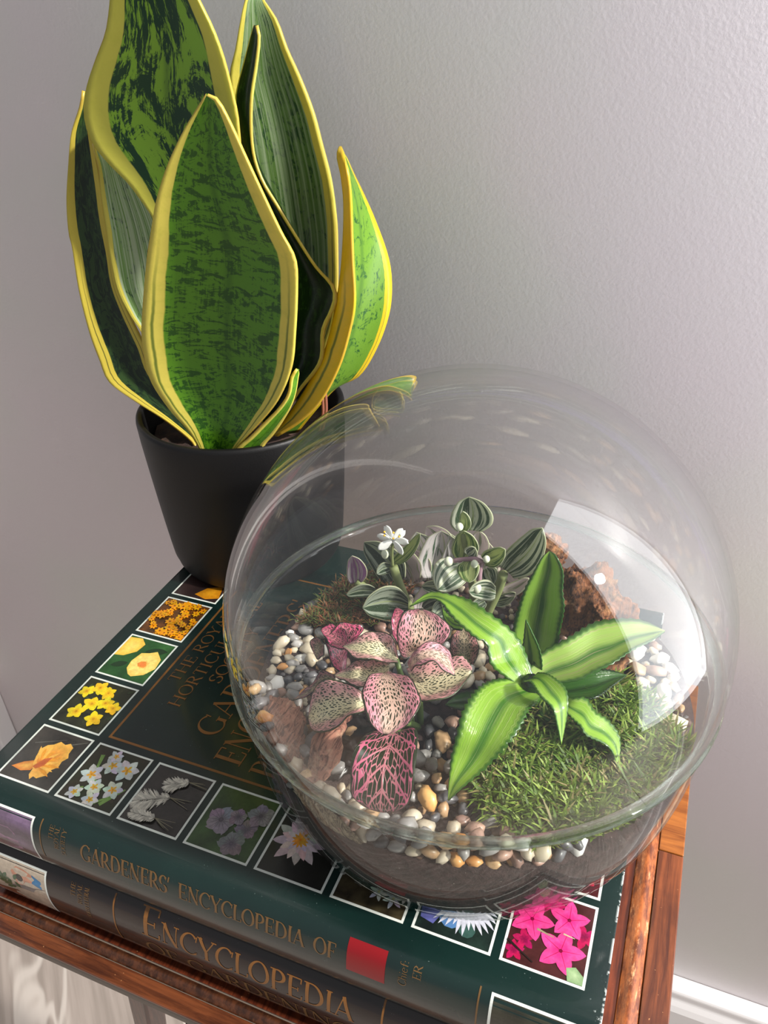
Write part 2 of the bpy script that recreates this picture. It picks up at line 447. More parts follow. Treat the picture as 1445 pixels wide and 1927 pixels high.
def book(name, x0, x1, yb, zt, zb, sp, jacket, label):
    t = thing(name, (x0, 0, zb), label, 'book', 'stacked gardening books')
    out = [Vector((0, yb, zt)), Vector((0, yb*0.66, zt)), Vector((0, yb*0.33, zt)), Vector((0, 0, zt))]+sp+[Vector((0, -9, zb+0.2)), Vector((0, -5, zb)), Vector((0, 40, zb)), Vector((0, yb, zb))]
    th = 2.6; inner = []
    for i, p in enumerate(out):
        a = out[max(i-1, 0)]; b = out[min(i+1, len(out)-1)]; d = (b-a).normalized(); nn = Vector((0, -d.z, d.y))
        if nn.dot(Vector((0, yb*0.5, (zt+zb)/2))-p) < 0: nn = -nn
        inner.append(p+nn*th)
    loop = out+inner[::-1]; n = len(loop); xs = [x0, x0+0.6, (x0+x1)/2, x1-0.6, x1]
    v = [(x, p.y, p.z) for x in xs for p in loop]
    f = [(i*n+j, i*n+(j+1) % n, (i+1)*n+(j+1) % n, (i+1)*n+j) for i in range(len(xs)-1) for j in range(n)]
    k = len(out)
    for base in (0, (len(xs)-1)*n):
        for j in range(k-1): f.append((base+j, base+j+1, base+n-2-j, base+n-1-j))
    c = obj('cover', v, f, jacket, t); bevel(c, 0.5, 2, 60)
    pv, pf = box(x0+3.5, x1-3.5, -8, yb-4, zb+th+0.1, zt-th-0.1)
    obj('page_block', pv, pf, PAGES, t, smooth=False)
    return t
B1 = book('hardback_book', -7.6, 259.8, 206, 0, -34.2, SP1, GREEN, 'dark green hardback with framed flower photographs on its cover, on top of the other book')
B2 = book('hardback_book', -13, 256, 204, -35, -74.3+0.9, SP2, BLACKJ, 'near-black hardback under the green book, ENCYCLOPEDIA in bronze on its spine')

# ---- printed pictures: flat colour shapes laid out in picture coordinates
class Print:
    def __init__(s, mp, w, h): s.mp = mp; s.w = w; s.h = h; s.a = Acc(); s.k = 0
    def poly(s, pts, c, c0=None):
        """fan polygon round its centroid, colours c at the rim and c0 at the middle; clipped to the frame"""
        s.k += 1; q = [(min(s.w-0.01, max(0.01, x)), min(s.h-0.01, max(0.01, y))) for x, y in pts]
        cx = sum(p[0] for p in q)/len(q); cy = sum(p[1] for p in q)/len(q); L = 0.09+0.003*s.k
        v = [s.mp(cx, cy, L)]+[s.mp(x, y, L) for x, y in q]; n = len(q)
        s.a.add(v, [(0, i+1, (i+1) % n+1) for i in range(n)], [c0 or c]+[c]*n)
    def rect(s, x0, y0, x1, y1, c, n=8, L=None):
        s.k += 1; L = L if L is not None else 0.05+0.004*s.k; v = []
        for i in range(n+1):
            for j in range(n+1): v.append(s.mp(x0+(x1-x0)*i/n, y0+(y1-y0)*j/n, L))
        cc = [c(i/n, j/n) if callable(c) else c for i in range(n+1) for j in range(n+1)]
        f = [(i*(n+1)+j, (i+1)*(n+1)+j, (i+1)*(n+1)+j+1, i*(n+1)+j+1) for i in range(n) for j in range(n)]
        s.a.add(v, f, cc)
    def petal(s, cx, cy, ang, ln, wd, c, c0=None, tip=0.5, notch=0.0, n=7):
        pts = []; dx, dy = math.cos(ang), math.sin(ang)
        prof = [(i/n, math.sin(math.pi*(i/n)**(0.5+tip))**0.8) for i in range(n+1)]
        for t_, w_ in prof: pts.append((cx+dx*ln*t_-dy*wd*0.5*w_, cy+dy*ln*t_+dx*wd*0.5*w_))
        if notch: pts.append((cx+dx*ln*(1-notch), cy+dy*ln*(1-notch)))
        for t_, w_ in reversed(prof[:-1]): pts.append((cx+dx*ln*t_+dy*wd*0.5*w_, cy+dy*ln*t_-dx*wd*0.5*w_))
        s.k += 1; L = 0.09+0.003*s.k
        q = [(min(s.w-0.01, max(0.01, x)), min(s.h-0.01, max(0.01, y))) for x, y in pts]
        b = (cx+dx*ln*0.12, cy+dy*ln*0.12)
        b = (min(s.w, max(0, b[0])), min(s.h, max(0, b[1])))
        mi = (cx+dx*ln*0.55, cy+dy*ln*0.55); mi = (min(s.w, max(0, mi[0])), min(s.h, max(0, mi[1])))
        v = [s.mp(mi[0], mi[1], L)]+[s.mp(x, y, L) for x, y in q]; m_ = len(q)
        cc = [c]+[(tuple(c0) if (c0 and (i < 2 or i > m_-3)) else tuple(min(1, z*(0.82+0.3*((i*7) % 5)/5)) for z in c)) for i in range(m_)]
        s.a.add(v, [(0, i+1, (i+1) % m_+1) for i in range(m_)], cc)
    def flower(s, cx, cy, r, n, c, wd=0.7, c0=None, eye=None, rot=0.0, er=0.14, **kw):
        for i in range(n):
            s.petal(cx, cy, rot+2*math.pi*i/n+random.uniform(-.08, .08), r*random.uniform(.9, 1.08), r*wd, tuple(min(1, z*random.uniform(.8, 1.1)) for z in c), c0, **kw)
        if eye: s.disc(cx, cy, r*er, eye)
    def disc(s, cx, cy, r, c, c0=None, n=10, jag=0.0):
        s.poly([(cx+r*math.cos(2*math.pi*i/n)*(1+random.uniform(-jag, jag)), cy+r*math.sin(2*math.pi*i/n)*(1+random.uniform(-jag, jag))) for i in range(n)], c, c0)
    def line(s, x0, y0, x1, y1, wd, c):
        dx, dy = x1-x0, y1-y0; L = math.hypot(dx, dy) or 1; nx, ny = -dy/L*wd/2, dx/L*wd/2
        s.poly([(x0+nx, y0+ny), (x1+nx*.4, y1+ny*.4), (x1-nx*.4, y1-ny*.4), (x0-nx, y0-ny)], c)
    def out(s, parent, name='cover_picture', label=None):
        q = obj(name, s.a.v, s.a.f, PRINT, parent, smooth=False, cols=s.a.c)
        if label: q['label'] = label
        return q
WHITE_FR = lin(226, 230, 222)
def frame(pr, parent):
    a = Acc(); b = 0.95; w_, h_ = pr.w, pr.h
    for x0, y0, x1, y1 in ((-b, -b, w_+b, 0), (-b, h_, w_+b, h_+b), (-b, 0, 0, h_), (w_, 0, w_+b, h_)):
        n = 20; v = []
        for i in range(n+1):
            for j in range(n+1): v.append(pr.mp(x0+(x1-x0)*i/n, y0+(y1-y0)*j/n, 0.08))
        a.add(v, [(i*(n+1)+j, (i+1)*(n+1)+j, (i+1)*(n+1)+j+1, i*(n+1)+j+1) for i in range(n) for j in range(n)])
    obj('picture_frame', a.v, a.f, FRAMEM, parent, smooth=False)
FRAMEM = plain('white print border', WHITE_FR, 0.28)
PW, PH, PX, PY = 28.93, 30.3, 32.0, 33.08
def cell(k, j):
    bx, by = k*PX+0.95, j*PY+0.95; return Print(lambda a, b, L: Vector((bx+a, by+b, L)), PW-1.9, PH-1.9)
def mott(c1, c2, sc=3.0, seed=0):
    def g(a, b):
        t = 0.5+0.9*noise.noise(Vector((a*sc, b*sc, seed))); t = max(0, min(1, t)); return tuple(x*(1-t)+y*t for x, y in zip(c1, c2))
    return g
def pic_orange_trumpet(p):
    p.rect(0, 0, p.w, p.h, mott(lin(44, 42, 38), lin(66, 62, 56), 3, 1), 10)
    p.line(3, 19, 16, 25, .7, lin(88, 86, 80)); p.line(17, 22, 26, 27, .8, lin(96, 94, 88))
    O1, O2, O3 = lin(238, 158, 44), lin(226, 128, 40), lin(250, 190, 84)
    p.poly([(2.2, 5.2), (6, 8.8), (11, 11.5), (12.5, 9), (12, 6), (8, 4.4)], O2, O3)
    p.poly([(9, 13), (8, 17), (9.6, 19.8), (12, 21), (14, 23.4), (17, 22.6), (19, 24), (21.6, 22.4), (22, 19), (23.4, 17), (22, 14.5), (22.6, 11.5), (20.6, 9), (20.6, 6), (17.6, 3.4), (15.6, 3.8), (15, 2), (13, 4), (12.4, 7), (10.4, 9.6)], O3, O2)
    for i in range(10):
        a = -0.9+i*0.28; p.petal(12.6, 9.6, a+0.5, random.uniform(9, 12), 1.7, O3 if i % 2 else O1, O2)
    p.poly([(11.4, 8), (13.5, 13), (16.6, 15), (16, 10), (13.6, 7.4)], lin(206, 104, 46), lin(190, 86, 40))
def pic_crocus(p):
    p.rect(0, 0, p.w, p.h, mott(lin(52, 42, 30), lin(34, 44, 22), 4, 2), 10)
    for x0, y0, x1, y1 in ((20, 2, 26, 12), (16, 0, 22, 7), (5, 24, 8, 14), (12, 26, 15, 17), (3, 4, 8, 7), (9, 12, 16, 8)): p.line(x0, y0, x1, y1, 1.9, lin(112, 146, 72))
    for x, y, r in ((7, 13.5, 5.4), (13, 20.5, 5.2), (20.5, 20.5, 6), (21, 10, 5), (12.5, 8.5, 4.6), (6, 3.6, 4), (15, 2.6, 4.4), (11.4, 25, 3.6)):
        p.flower(x, y, r, 6, lin(206, 210, 206), .62, lin(196, 202, 200), None, random.random()); p.flower(x, y, r*.42, 5, lin(226, 172, 44), .5, None, lin(196, 120, 24))
def pic_grass_plumes(p):
    p.rect(0, 0, p.w, p.h, mott(lin(38, 36, 34), lin(62, 58, 54), 3, 3), 10)
    for x0, y0, x1, y1, wd in ((2, 9, 14.5, 15, 8), (10, 20, 18, 24, 5.6), (4.5, 3, 15, 4, 4)):
        for i in range(150):
            t = random.random(); cx = x0+(x1-x0)*t; cy = y0+(y1-y0)*t; an = math.atan2(y1-y0, x1-x0)+random.choice((-1, 1))*random.uniform(2.0, 2.9)
            L = wd*0.75*math.sin(math.pi*min(.92, t+.08))**.6+1; g = random.uniform(.55, 1)
            p.petal(cx, cy, an, L, .7, tuple(z*g for z in lin(224, 218, 204)), n=3)
        for i in range(5): p.line(x1, y1, x1+random.uniform(6, 11), y1-random.uniform(-2, 5), .35, lin(120, 114, 92))
def pic_grey_geranium(p):
    p.rect(0, 0, p.w, p.h, mott(lin(34, 52, 28), lin(64, 92, 48), 3, 4), 10)
    for x, y, r, g in ((20, 13, 5, .7), (17.5, 5.5, 6, .75), (8, 13.5, 7.4, 1), (22.5, 20.5, 6, .9), (14, 17, 4.4, .85)):
        c = tuple(z*g for z in lin(150, 142, 152))
        p.flower(x, y, r, 5, c, .88, tuple(z*.6 for z in c), lin(70, 64, 60), random.random(), notch=.12)
        for i in range(15):
            a = i*.42; p.line(x, y, x+math.cos(a)*r*.75, y+math.sin(a)*r*.75, .22, lin(96, 88, 100))
def pic_lily(p):
    p.rect(0, 0, p.w, p.h, mott(lin(18, 16, 15), lin(34, 36, 30), 3, 5), 10)
    for k, (r, g) in enumerate(((11.5, .8), (9, .95), (6.4, 1))): p.flower(10.5, 16.5, r, 9, tuple(z*g for z in lin(232, 216, 214)), .36, lin(220, 196, 200), None, k*.35)
    p.flower(10.5, 16.5, 3.8, 12, lin(240, 168, 60), .3, None, lin(228, 130, 30))
def pic_small_white(p):
    p.rect(0, 0, p.w, p.h, mott(lin(42, 36, 26), lin(74, 66, 46), 7, 6), 14)
    for x, y, r in ((15.5, 7.4, 4), (21.5, 6.6, 4.2), (8, 13, 3.6), (25.5, 9, 3.6), (17, 13, 4), (11, 20, 4)):
        p.flower(x, y, r, 6, lin(226, 228, 222), .38, lin(208, 212, 196), lin(210, 206, 150), random.random())
def pic_pale_spiky(p):
    p.rect(0, 0, p.w, p.h, mott(lin(22, 26, 28), lin(38, 56, 48), 3, 7), 10)
    p.poly([(0, 9), (2, 17), (7, 19), (9, 10), (6, 3), (1, 4)], lin(98, 102, 168), lin(128, 130, 196))
    p.disc(11.5, 8, 4.6, lin(86, 128, 178)); p.disc(18, 5, 3, lin(60, 92, 84))
    for i in range(19):
        a = -2.9+i*.16+.02; p.petal(15, 17, a, random.uniform(12, 16), 2.2, lin(214, 216, 228), lin(180, 184, 214), tip=.35)
    p.flower(15, 17, 5, 14, lin(236, 238, 246), .3)
PK, PK2 = lin(222, 44, 122), lin(176, 26, 82)
def pic_pink(p):
    p.rect(0, 0, p.w, p.h, mott(lin(52, 26, 26), lin(84, 40, 40), 5, 8), 12)
    for x, y, r, d in ((3, 4, 4, 1), (5.5, 9, 4.5, 1), (25, 17, 5, 1), (2.5, 19, 4, 1), (12.5, 25, 5, 1)):
        p.flower(x, y, r, 5, PK2, .55, lin(120, 16, 60), None, random.random())
    for x, y, r, rot in ((19, 21, 7.4, .35), (6.6, 17, 8, 1.3), (18.2, 9.2, 8.6, .15)):
        for i in range(5):
            a = rot+i*2*math.pi/5; g = random.uniform(.85, 1.12)
            p.petal(x, y, a, r, r*.62, tuple(min(1, z*g) for z in lin(230, 70, 140)), PK, tip=.35)
        for i in range(5):
            a = rot+i*2*math.pi/5; p.line(x, y, x+math.cos(a)*r*.8, y+math.sin(a)*r*.8, .3, PK2)
        p.disc(x, y, .7, lin(120, 12, 52))
    p.poly([(22, 0), (21, 4.2), (24, 5.4), (27, 3), (27, 0)], lin(128, 158, 110), lin(164, 186, 140)); p.line(0, 7, 10, 2, 1, lin(40, 30, 28))
    p.line(9, 14, 15, 13, .8, lin(150, 140, 110)); p.line(18, 15.4, 22, 15, .6, lin(190, 180, 150))
def pic_yellow_cluster(p):
    p.rect(0, 0, p.w, p.h, mott(lin(24, 28, 16), lin(52, 56, 34), 6, 9), 12)
    for i in range(16): p.petal(random.uniform(0, p.w), random.uniform(0, p.h), random.uniform(0, 6.3), 4, 1.4, lin(52, 66, 38))
    for x, y, r in ((4, 20, 4), (9, 24, 4.6), (15, 22.5, 4.2), (12, 14, 5), (18, 16.5, 4.4), (23.5, 15, 4.2), (8, 7.5, 4.8), (19, 6.5, 4.8)):
        p.flower(x, y, r, 5, lin(246, 206, 34), .72, lin(226, 170, 24), lin(200, 138, 20), random.random())
def pic_peony(p):
    p.rect(0, 0, p.w, p.h, mott(lin(26, 64, 30), lin(48, 96, 46), 3, 10), 10)
    p.petal(14, 20, 0.3, 12, 5, lin(28, 56, 30)); p.petal(3, 6, .5, 9, 4, lin(28, 56, 30))
    p.poly([(0, 13), (0, 27), (7, 28), (11, 24.5), (10, 18.6), (5, 14)], lin(240, 190, 70), lin(248, 214, 110))
    p.poly([(11.5, 12), (13, 18.5), (17, 19.8), (20.5, 22), (25.5, 17.5), (26.6, 11), (23.5, 5.5), (18, 2.6), (15.5, 3.6), (12.4, 7)], lin(240, 198, 96), lin(250, 220, 130))
    for i in range(8): p.petal(19, 11.5, i*.8, 7.2, 4.4, lin(248, 216, 120), lin(236, 160, 70))
    p.disc(18.5, 11.5, 2.4, lin(232, 140, 60), lin(224, 120, 60), jag=.25)
def pic_orange_field(p):
    p.rect(0, 0, p.w, p.h, mott(lin(120, 70, 24), lin(60, 44, 26), 6, 11), 12)
    for i in range(54): p.flower(random.uniform(1, p.w-1), random.uniform(1, p.h-1), random.uniform(1.8, 3.2), 7, lin(242, 164, 16), .5, lin(214, 126, 16), lin(120, 66, 20), random.random(), er=.18)
def pic_amber(p):
    p.rect(0, 0, p.w, p.h, mott(lin(60, 42, 40), lin(40, 30, 30), 3, 12), 8); p.poly([(12, 3), (16, 10), (24, 14), (27, 4), (20, 1)], lin(190, 120, 20), lin(214, 148, 30))
def pic_red(p):
    p.rect(0, 0, p.w, p.h, mott(lin(86, 20, 30), lin(60, 30, 30), 4, 13), 8)
    for i in range(9): p.flower(random.uniform(3, p.w-3), random.uniform(3, p.h-3), 5, 5, lin(206, 36, 70), .6, PK2, None, random.random())
def pic_generic(c, seed):
    def g(p):
        p.rect(0, 0, p.w, p.h, mott(lin(30, 40, 26), lin(54, 66, 40), 3, seed), 8)
        for i in range(4): p.flower(random.uniform(6, p.w-6), random.uniform(6, p.h-6), 6.5, 6, c, .6, None, lin(210, 160, 60), random.random())
    return g
cells = {(0, 0): (pic_orange_trumpet, 'orange trumpet flower photograph'), (1, 0): (pic_crocus, 'white crocus flower photograph'), (2, 0): (pic_grass_plumes, 'white grass plume photograph'),
         (3, 0): (pic_grey_geranium, 'grey violet five-petalled flower photograph'), (4, 0): (pic_lily, 'white water lily photograph'), (5, 0): (pic_small_white, 'small white flowers photograph'),
         (6, 0): (pic_pale_spiky, 'pale spiky petals photograph'), (7, 0): (pic_pink, 'bright pink flowers photograph'), (0, 1): (pic_yellow_cluster, 'yellow flower cluster photograph'),
         (0, 2): (pic_peony, 'pale yellow bloom photograph'), (0, 3): (pic_orange_field, 'mass of orange flowers photograph'), (0, 4): (pic_amber, 'amber flower photograph'), (7, 1): (pic_red, 'red flower photograph')}
for j in range(2, 6): cells[(7, j)] = (pic_generic(lin(200, 120, 150) if j % 2 else lin(190, 60, 60), 20+j), None)
cells[(0, 5)] = (pic_generic(lin(220, 210, 90), 31), None)
for k in range(4, 7): cells[(k, 5)] = (pic_generic([lin(210, 210, 220), lin(200, 90, 110), lin(120, 100, 180)][k % 3], 40+k), None)
for (k, j), (fn, lab) in cells.items():
    pr = cell(k, j); fn(pr); q = pr.out(B1, 'cover_picture', lab); frame(pr, q)

# ---- serif lettering built stroke by stroke
TK, TN = 0.135, 0.045
def arc(cx, cy, rx, ry, a0, a1, n=16, tk=TK, tn=TN):
    out = []
    for i in range(n+1):
        a = math.radians(a0+(a1-a0)*i/n); out.append((cx+rx*math.cos(a), cy+ry*math.sin(a), tn+(tk-tn)*abs(math.cos(a))**1.5))
    return out
def st(x0, y0, x1, y1, w_, n=6): return [(x0+(x1-x0)*i/n, y0+(y1-y0)*i/n, w_) for i in range(n+1)]
def sf(x, y, l=0.11): return st(x-l, y, x+l, y, 0.04, 2)
GL = {
 'A': (.74, [st(.08, 0, .36, 1, TN), st(.36, 1, .66, 0, TK), st(.19, .34, .54, .34, TN), sf(.08, .02), sf(.66, .02)]),
 'C': (.74, [arc(.42, .5, .35, .5, 48, 312, 22), st(.68, .72, .7, .95, .05, 2), st(.68, .2, .66, .06, .04, 2)]),
 'D': (.8, [st(.16, 0, .16, 1, TK), arc(.3, .5, .42, .48, 90, -90, 18), st(.1, .98, .32, .98, TN, 2), st(.1, .02, .32, .02, TN, 2), sf(.14, .02), sf(.14, .98)]),
 'E': (.64, [st(.16, 0, .16, 1, TK), st(.1, .98, .56, .98, TN), st(.1, .02, .58, .02, TN), st(.2, .52, .46, .52, TN), st(.56, .98, .56, .8, .05, 2), st(.58, .02, .6, .22, .05, 2), st(.46, .42, .46, .62, .04, 2), sf(.12, .02), sf(.12, .98)]),
 'F': (.6, [st(.16, 0, .16, 1, TK), st(.1, .98, .54, .98, TN), st(.2, .52, .44, .52, TN), st(.54, .98, .54, .8, .05, 2), st(.44, .42, .44, .62, .04, 2), sf(.16, .02), sf(.12, .98)]),
 'G': (.82, [arc(.42, .5, .35, .5, 48, 318, 22), st(.68, .72, .7, .95, .05, 2), st(.68, .06, .68, .42, TK), sf(.68, .42)]),
 'H': (.84, [st(.16, 0, .16, 1, TK), st(.68, 0, .68, 1, TK), st(.16, .52, .68, .52, TN), sf(.16, .02), sf(.16, .98), sf(.68, .02), sf(.68, .98)]),
 'I': (.34, [st(.17, 0, .17, 1, TK), sf(.17, .02), sf(.17, .98)]),
 'L': (.6, [st(.16, 0, .16, 1, TK), st(.1, .02, .54, .02, TN), st(.54, .02, .57, .24, .05, 2), sf(.16, .98), sf(.12, .02)]),
 'N': (.84, [st(.16, 0, .16, 1, TN), st(.16, 1, .68, 0, TK), st(.68, 0, .68, 1, TN), sf(.16, .02), sf(.12, .98, .08), sf(.68, .98)]),
 'O': (.84, [arc(.42, .5, .35, .5, 0, 360, 30)]),
 'P': (.64, [st(.16, 0, .16, 1, TK), arc(.26, .74, .3, .25, 90, -90, 14), st(.1, .98, .28, .98, TN, 2), st(.16, .49, .28, .49, TN, 2), sf(.16, .02), sf(.12, .98)]),
 'R': (.74, [st(.16, 0, .16, 1, TK), arc(.26, .74, .28, .25, 90, -90, 14), st(.1, .98, .28, .98, TN, 2), st(.16, .49, .3, .49, TN, 2), st(.34, .49, .66, .02, TK), sf(.16, .02), sf(.12, .98), sf(.68, .02, .07)]),
 'S': (.58, [arc(.3, .745, .21, .25, 30, 250, 14), arc(.29, .255, .24, .26, 75, -155, 14), st(.49, .8, .5, .97, .04, 2), st(.07, .2, .06, .03, .04, 2)]),
 'T': (.68, [st(.34, 0, .34, 1, TK), st(.06, .98, .62, .98, TN), st(.06, .98, .05, .8, .05, 2), st(.62, .98, .63, .8, .05, 2), sf(.34, .02)]),
 'U': (.82, [st(.16, .3, .16, 1, TK), arc(.42, .3, .26, .3, 180, 360, 14, .1), st(.68, .3, .68, 1, TN), sf(.16, .98), sf(.68, .98)]),
 'W': (1.1, [st(.08, 1, .32, 0, TK), st(.32, 0, .55, 1, TN), st(.55, 1, .78, 0, TK), st(.78, 0, 1.0, 1, TN), sf(.08, .98), sf(1.0, .98)]),
 'Y': (.74, [st(.08, 1, .37, .46, TK), st(.66, 1, .37, .46, TN), st(.37, 0, .37, .48, TK), sf(.37, .02), sf(.08, .98), sf(.66, .98)]),
 '&': (.84, [arc(.34, .76, .17, .22, -60, 240, 14), st(.22, .62, .7, .03, TK), arc(.34, .27, .24, .26, 120, 330, 12)]),
 "'": (.2, [st(.1, 1.02, .08, .74, .08, 2)]),
 'h': (.56, [st(.12, 0, .12, 1, .1), arc(.28, .4, .17, .2, 150, 0, 8, .1), st(.45, 0, .45, .42, .1)]),
 'i': (.26, [st(.13, 0, .13, .6, .1), st(.13, .8, .13, .9, .1, 2)]),
 'e': (.5, [arc(.25, .3, .19, .3, 20, 320, 14, .1), st(.08, .34, .42, .36, .04, 2)]),
 'f': (.34, [st(.15, 0, .15, .8, .1), arc(.26, .8, .11, .18, 180, 40, 6, .08), st(.03, .58, .3, .58, .04, 2)]),
 ':': (.24, [st(.1, .02, .1, .12, .1, 2), st(.1, .42, .1, .52, .1, 2)]),
 ' ': (.34, []),
}
def text(s, h, mp, parent, mat, width=None, L=0.13, name='title_lettering', caps=None):
    """mp(a, b, L): a along the baseline, b up; small caps when caps is given"""
    tot = 0
    for i, ch in enumerate(s): tot += GL[ch][0]*(caps if (caps and i) else 1)
    k = (width/(tot*h)) if width else 1.0
    a = Acc(); x = 0.0
    for i, ch in enumerate(s):
        hh = h*(caps if (caps and i) else 1.0)
        for sgi, stroke in enumerate(GL[ch][1]):
            pts = [Vector((x+px*hh*k, py*hh, 0)) for px, py, _ in stroke]; v = []
            for j, p in enumerate(pts):
                d = (pts[min(j+1, len(pts)-1)]-pts[max(j-1, 0)]).normalized(); nx = Vector((-d.y, d.x, 0))*stroke[j][2]*hh*0.5
                for q in (p+nx, p-nx): v.append(mp(q.x, q.y, L+sgi*0.002))
            a.add(v, [(2*j, 2*j+1, 2*j+3, 2*j+2) for j in range(len(pts)-1)])
        x += GL[ch][0]*hh*k
    if a.v: return obj(name, a.v, a.f, mat, parent, smooth=False)
def cover_text(s, h, xbase, ystart, width): text(s, h, lambda a, b, L: Vector((xbase-b, ystart+a, L)), B1, GOLD, width)
YM = 101.0
for s_, h_, xb, wd in (('THE ROYAL', 6.2, 43.6, 54), ('HORTICULTURAL', 6.6, 53.6, 82), ('SOCIETY', 6.6, 63.4, 42), ("GARDENERS'", 12.2, 80.0, 101), ('ENCYCLOPEDIA OF', 13.0, 98.2, 122), ('PLANTS & FLOWERS', 12.2, 115.6, 124)):
    cover_text(s_, h_, xb, YM-wd/2, wd)
a = Acc()
for x0, x1, y0, y1 in ((33.4, 34.6, 34.0, 168), (220.4, 221.6, 34.0, 168), (34.6, 220.4, 34.0, 35.2), (34.6, 220.4, 166.8, 168)):
    a.add([(x0, y0, .05), (x1, y0, .05), (x1, y1, .05), (x0, y1, .05)], [(0, 1, 2, 3)])
obj('border_line', a.v, a.f, GOLD, B1, smooth=False)
# spine prints
def spmap(G, x0, s0): return lambda a, b, L: G(x0+a, s0-b, L)
def sp_text(s, h, G, x0, sb, width, parent, mat=GOLD2, caps=None): text(s, h, spmap(G, x0, sb), parent, mat, width, caps=caps)
sp_text("GARDENERS'", 7.6, G1, 56, 15.4, 42.6, B1); sp_text('ENCYCLOPEDIA', 7.2, G1, 102.4, 15.4, 54, B1); sp_text('OF', 7.2, G1, 160, 15.4, 9, B1)
sp_text('ENCYCLOPEDIA', 14.5, G2, 77, 19.4, 97, B2, GOLD, caps=.74)
sp_text('OF GARDENING', 9.5, G2, 77, 33.5, 97, B2)
def sp_side(s, h, G, x, s_top, width, parent):
    text(s, h, lambda a, b, L: G(x-b, s_top+width-a, L), parent, GOLD2, width)
for x, s_, wd in ((42, 'THE', 6), (44.8, 'ROYAL', 10), (48.2, 'SOCIETY', 12)): sp_side(s_, 2.2, G1, x, 5, wd, B1)
for x, s_, wd in ((43, 'THE', 7), (46.5, 'ROYAL', 10), (50.2, 'HORTICULTURAL', 17)): sp_side(s_, 2.3, G2, x, 7, wd, B2)
sp_side('Chief:', 3, G1, 195.5, 5, 10, B1); sp_side('ER', 3, G1, 200.5, 5, 5, B1)
sp_side('Chief:', 3, G2, 209, 4.5, 10, B2); sp_side('ER', 3, G2, 215, 4.5, 5, B2)
def sp_bar(G, x0, x1, s0, s1, parent, mat, name='border_line', n=36, L=.12):
    v = []; f = []
    for i in range(n+1):
        s_ = s0+(s1-s0)*i/n; v += [G(x0, s_, L), G(x1, s_, L)]
    for i in range(n): f.append((2*i, 2*i+1, 2*i+3, 2*i+2))
    return obj(name, v, f, mat, parent, smooth=False)
sp_bar(G1, 35, 35.6, 4.2, 24, B1, GOLD2); sp_bar(G1, 220.4, 221, 4.2, 24, B1, GOLD2)
sp_bar(G2, 62.8, 63.6, 5, 34, B2, GOLD); sp_bar(G2, 185, 185.8, 4.2, 34, B2, GOLD)
rp = sp_bar(G1, 173, 187.6, 4.4, 18, B1, REDPRINT, 'red_label')
def sp_cell(G, x0, x1, s0, s1): return Print(lambda a, b, L: G(x0+a, s1-b, L), x1-x0, s1-s0)
pr = sp_cell(G1, -6.5, 30.4, 5.6, 29)
pr.rect(0, 0, pr.w, pr.h, mott(lin(70, 66, 58), lin(128, 104, 132), 3, 50), 14); pr.disc(12, 15, 8, lin(136, 118, 142), jag=.2); pr.disc(22, 8, 8, lin(150, 112, 140), jag=.2)
q = pr.out(B1, 'spine_picture', 'hazy mauve flower photograph on the spine'); frame(pr, q)
pr = sp_cell(G1, 225.5, 255, 5.6, 29)
pr.rect(0, 0, pr.w, pr.h, mott(lin(34, 34, 26), lin(60, 60, 46), 3, 51), 12)
for x, y, rr in ((12, 11, 8), (17, 14, 5)): pr.petal(x-rr*.6, y-3, .35, rr*1.7, rr*.7, lin(214, 120, 160), lin(190, 80, 130))
q = pr.out(B1, 'spine_picture', 'pink blossom photograph on the spine'); frame(pr, q)
pr = sp_cell(G2, -9, 26.2, 8.4, 36)
pr.rect(0, 0, pr.w, pr.h, mott(lin(196, 180, 160), lin(172, 158, 140), 2, 52), 14)
pr.poly([(14, 12), (35, 4), (35, 18), (28, 16), (20, 15)], lin(120, 116, 112), lin(140, 136, 132)); pr.poly([(0, 4), (16, 8), (30, 0), (0, 0)], lin(118, 66, 44), lin(140, 84, 58))
pr.poly([(17, 18), (16, 22), (19, 25.4), (24, 25), (28, 23.6), (28, 19), (24, 18.4), (21, 14.6), (18.6, 15)], lin(190, 130, 104), lin(206, 150, 122)); pr.poly([(28, 24), (33, 22), (33, 17.4), (27.6, 19)], lin(30, 110, 160), lin(40, 124, 176))
pr.disc(20.4, 19.4, 2.2, lin(40, 38, 34))
for i in range(16): pr.petal(random.uniform(9, 17), random.uniform(9, 17), random.uniform(0, 6.3), 4.4, 2, lin(52, 92, 56))
q = pr.out(B2, 'spine_picture', 'photograph of a hand lifting a seedling, on the spine'); frame(pr, q)

# ================================================================== POT + SNAKE PLANT
PCX, PCY, PHt = 24.4, 192.1, 94.8
def prad(z): return 49+7.6*(z/PHt)**0.75
prof = [(0, .4), (44, .4)]+[(44+5.5*math.sin(t*math.pi/12), 5.9-5.5*math.cos(t*math.pi/12)) for t in range(1, 7)]
prof += [(prad(z)+.4, z) for z in range(10, 90, 8)]+[(56.6, 92.5), (56.3, 94.2), (55.4, 94.9), (54, 94.9), (53.2, 94.2), (53, 92), (51.5, 70), (50, 66), (0, 66)]
pot = obj('plant_pot', *lathe(prof, PCX, PCY, 128), POT); tag(pot, 'matt black tapered plant pot standing on the back left corner of the green book', 'plant pot')
sv = [(PCX, PCY, 79)]; sf_ = []; NR, NA = 9, 48
for i in range(1, NR+1):
    for k in range(NA):
        r = 51.0*i/NR; an = 2*math.pi*k/NA; x, y = PCX+r*math.cos(an), PCY+r*math.sin(an)
        sv.append((x, y, 78+3.0*noise.noise(Vector((x*.13, y*.13, 1)))+1.5*noise.noise(Vector((x*.5, y*.5, 4)))))
for k in range(NA): sf_.append((0, 1+k, 1+(k+1) % NA))
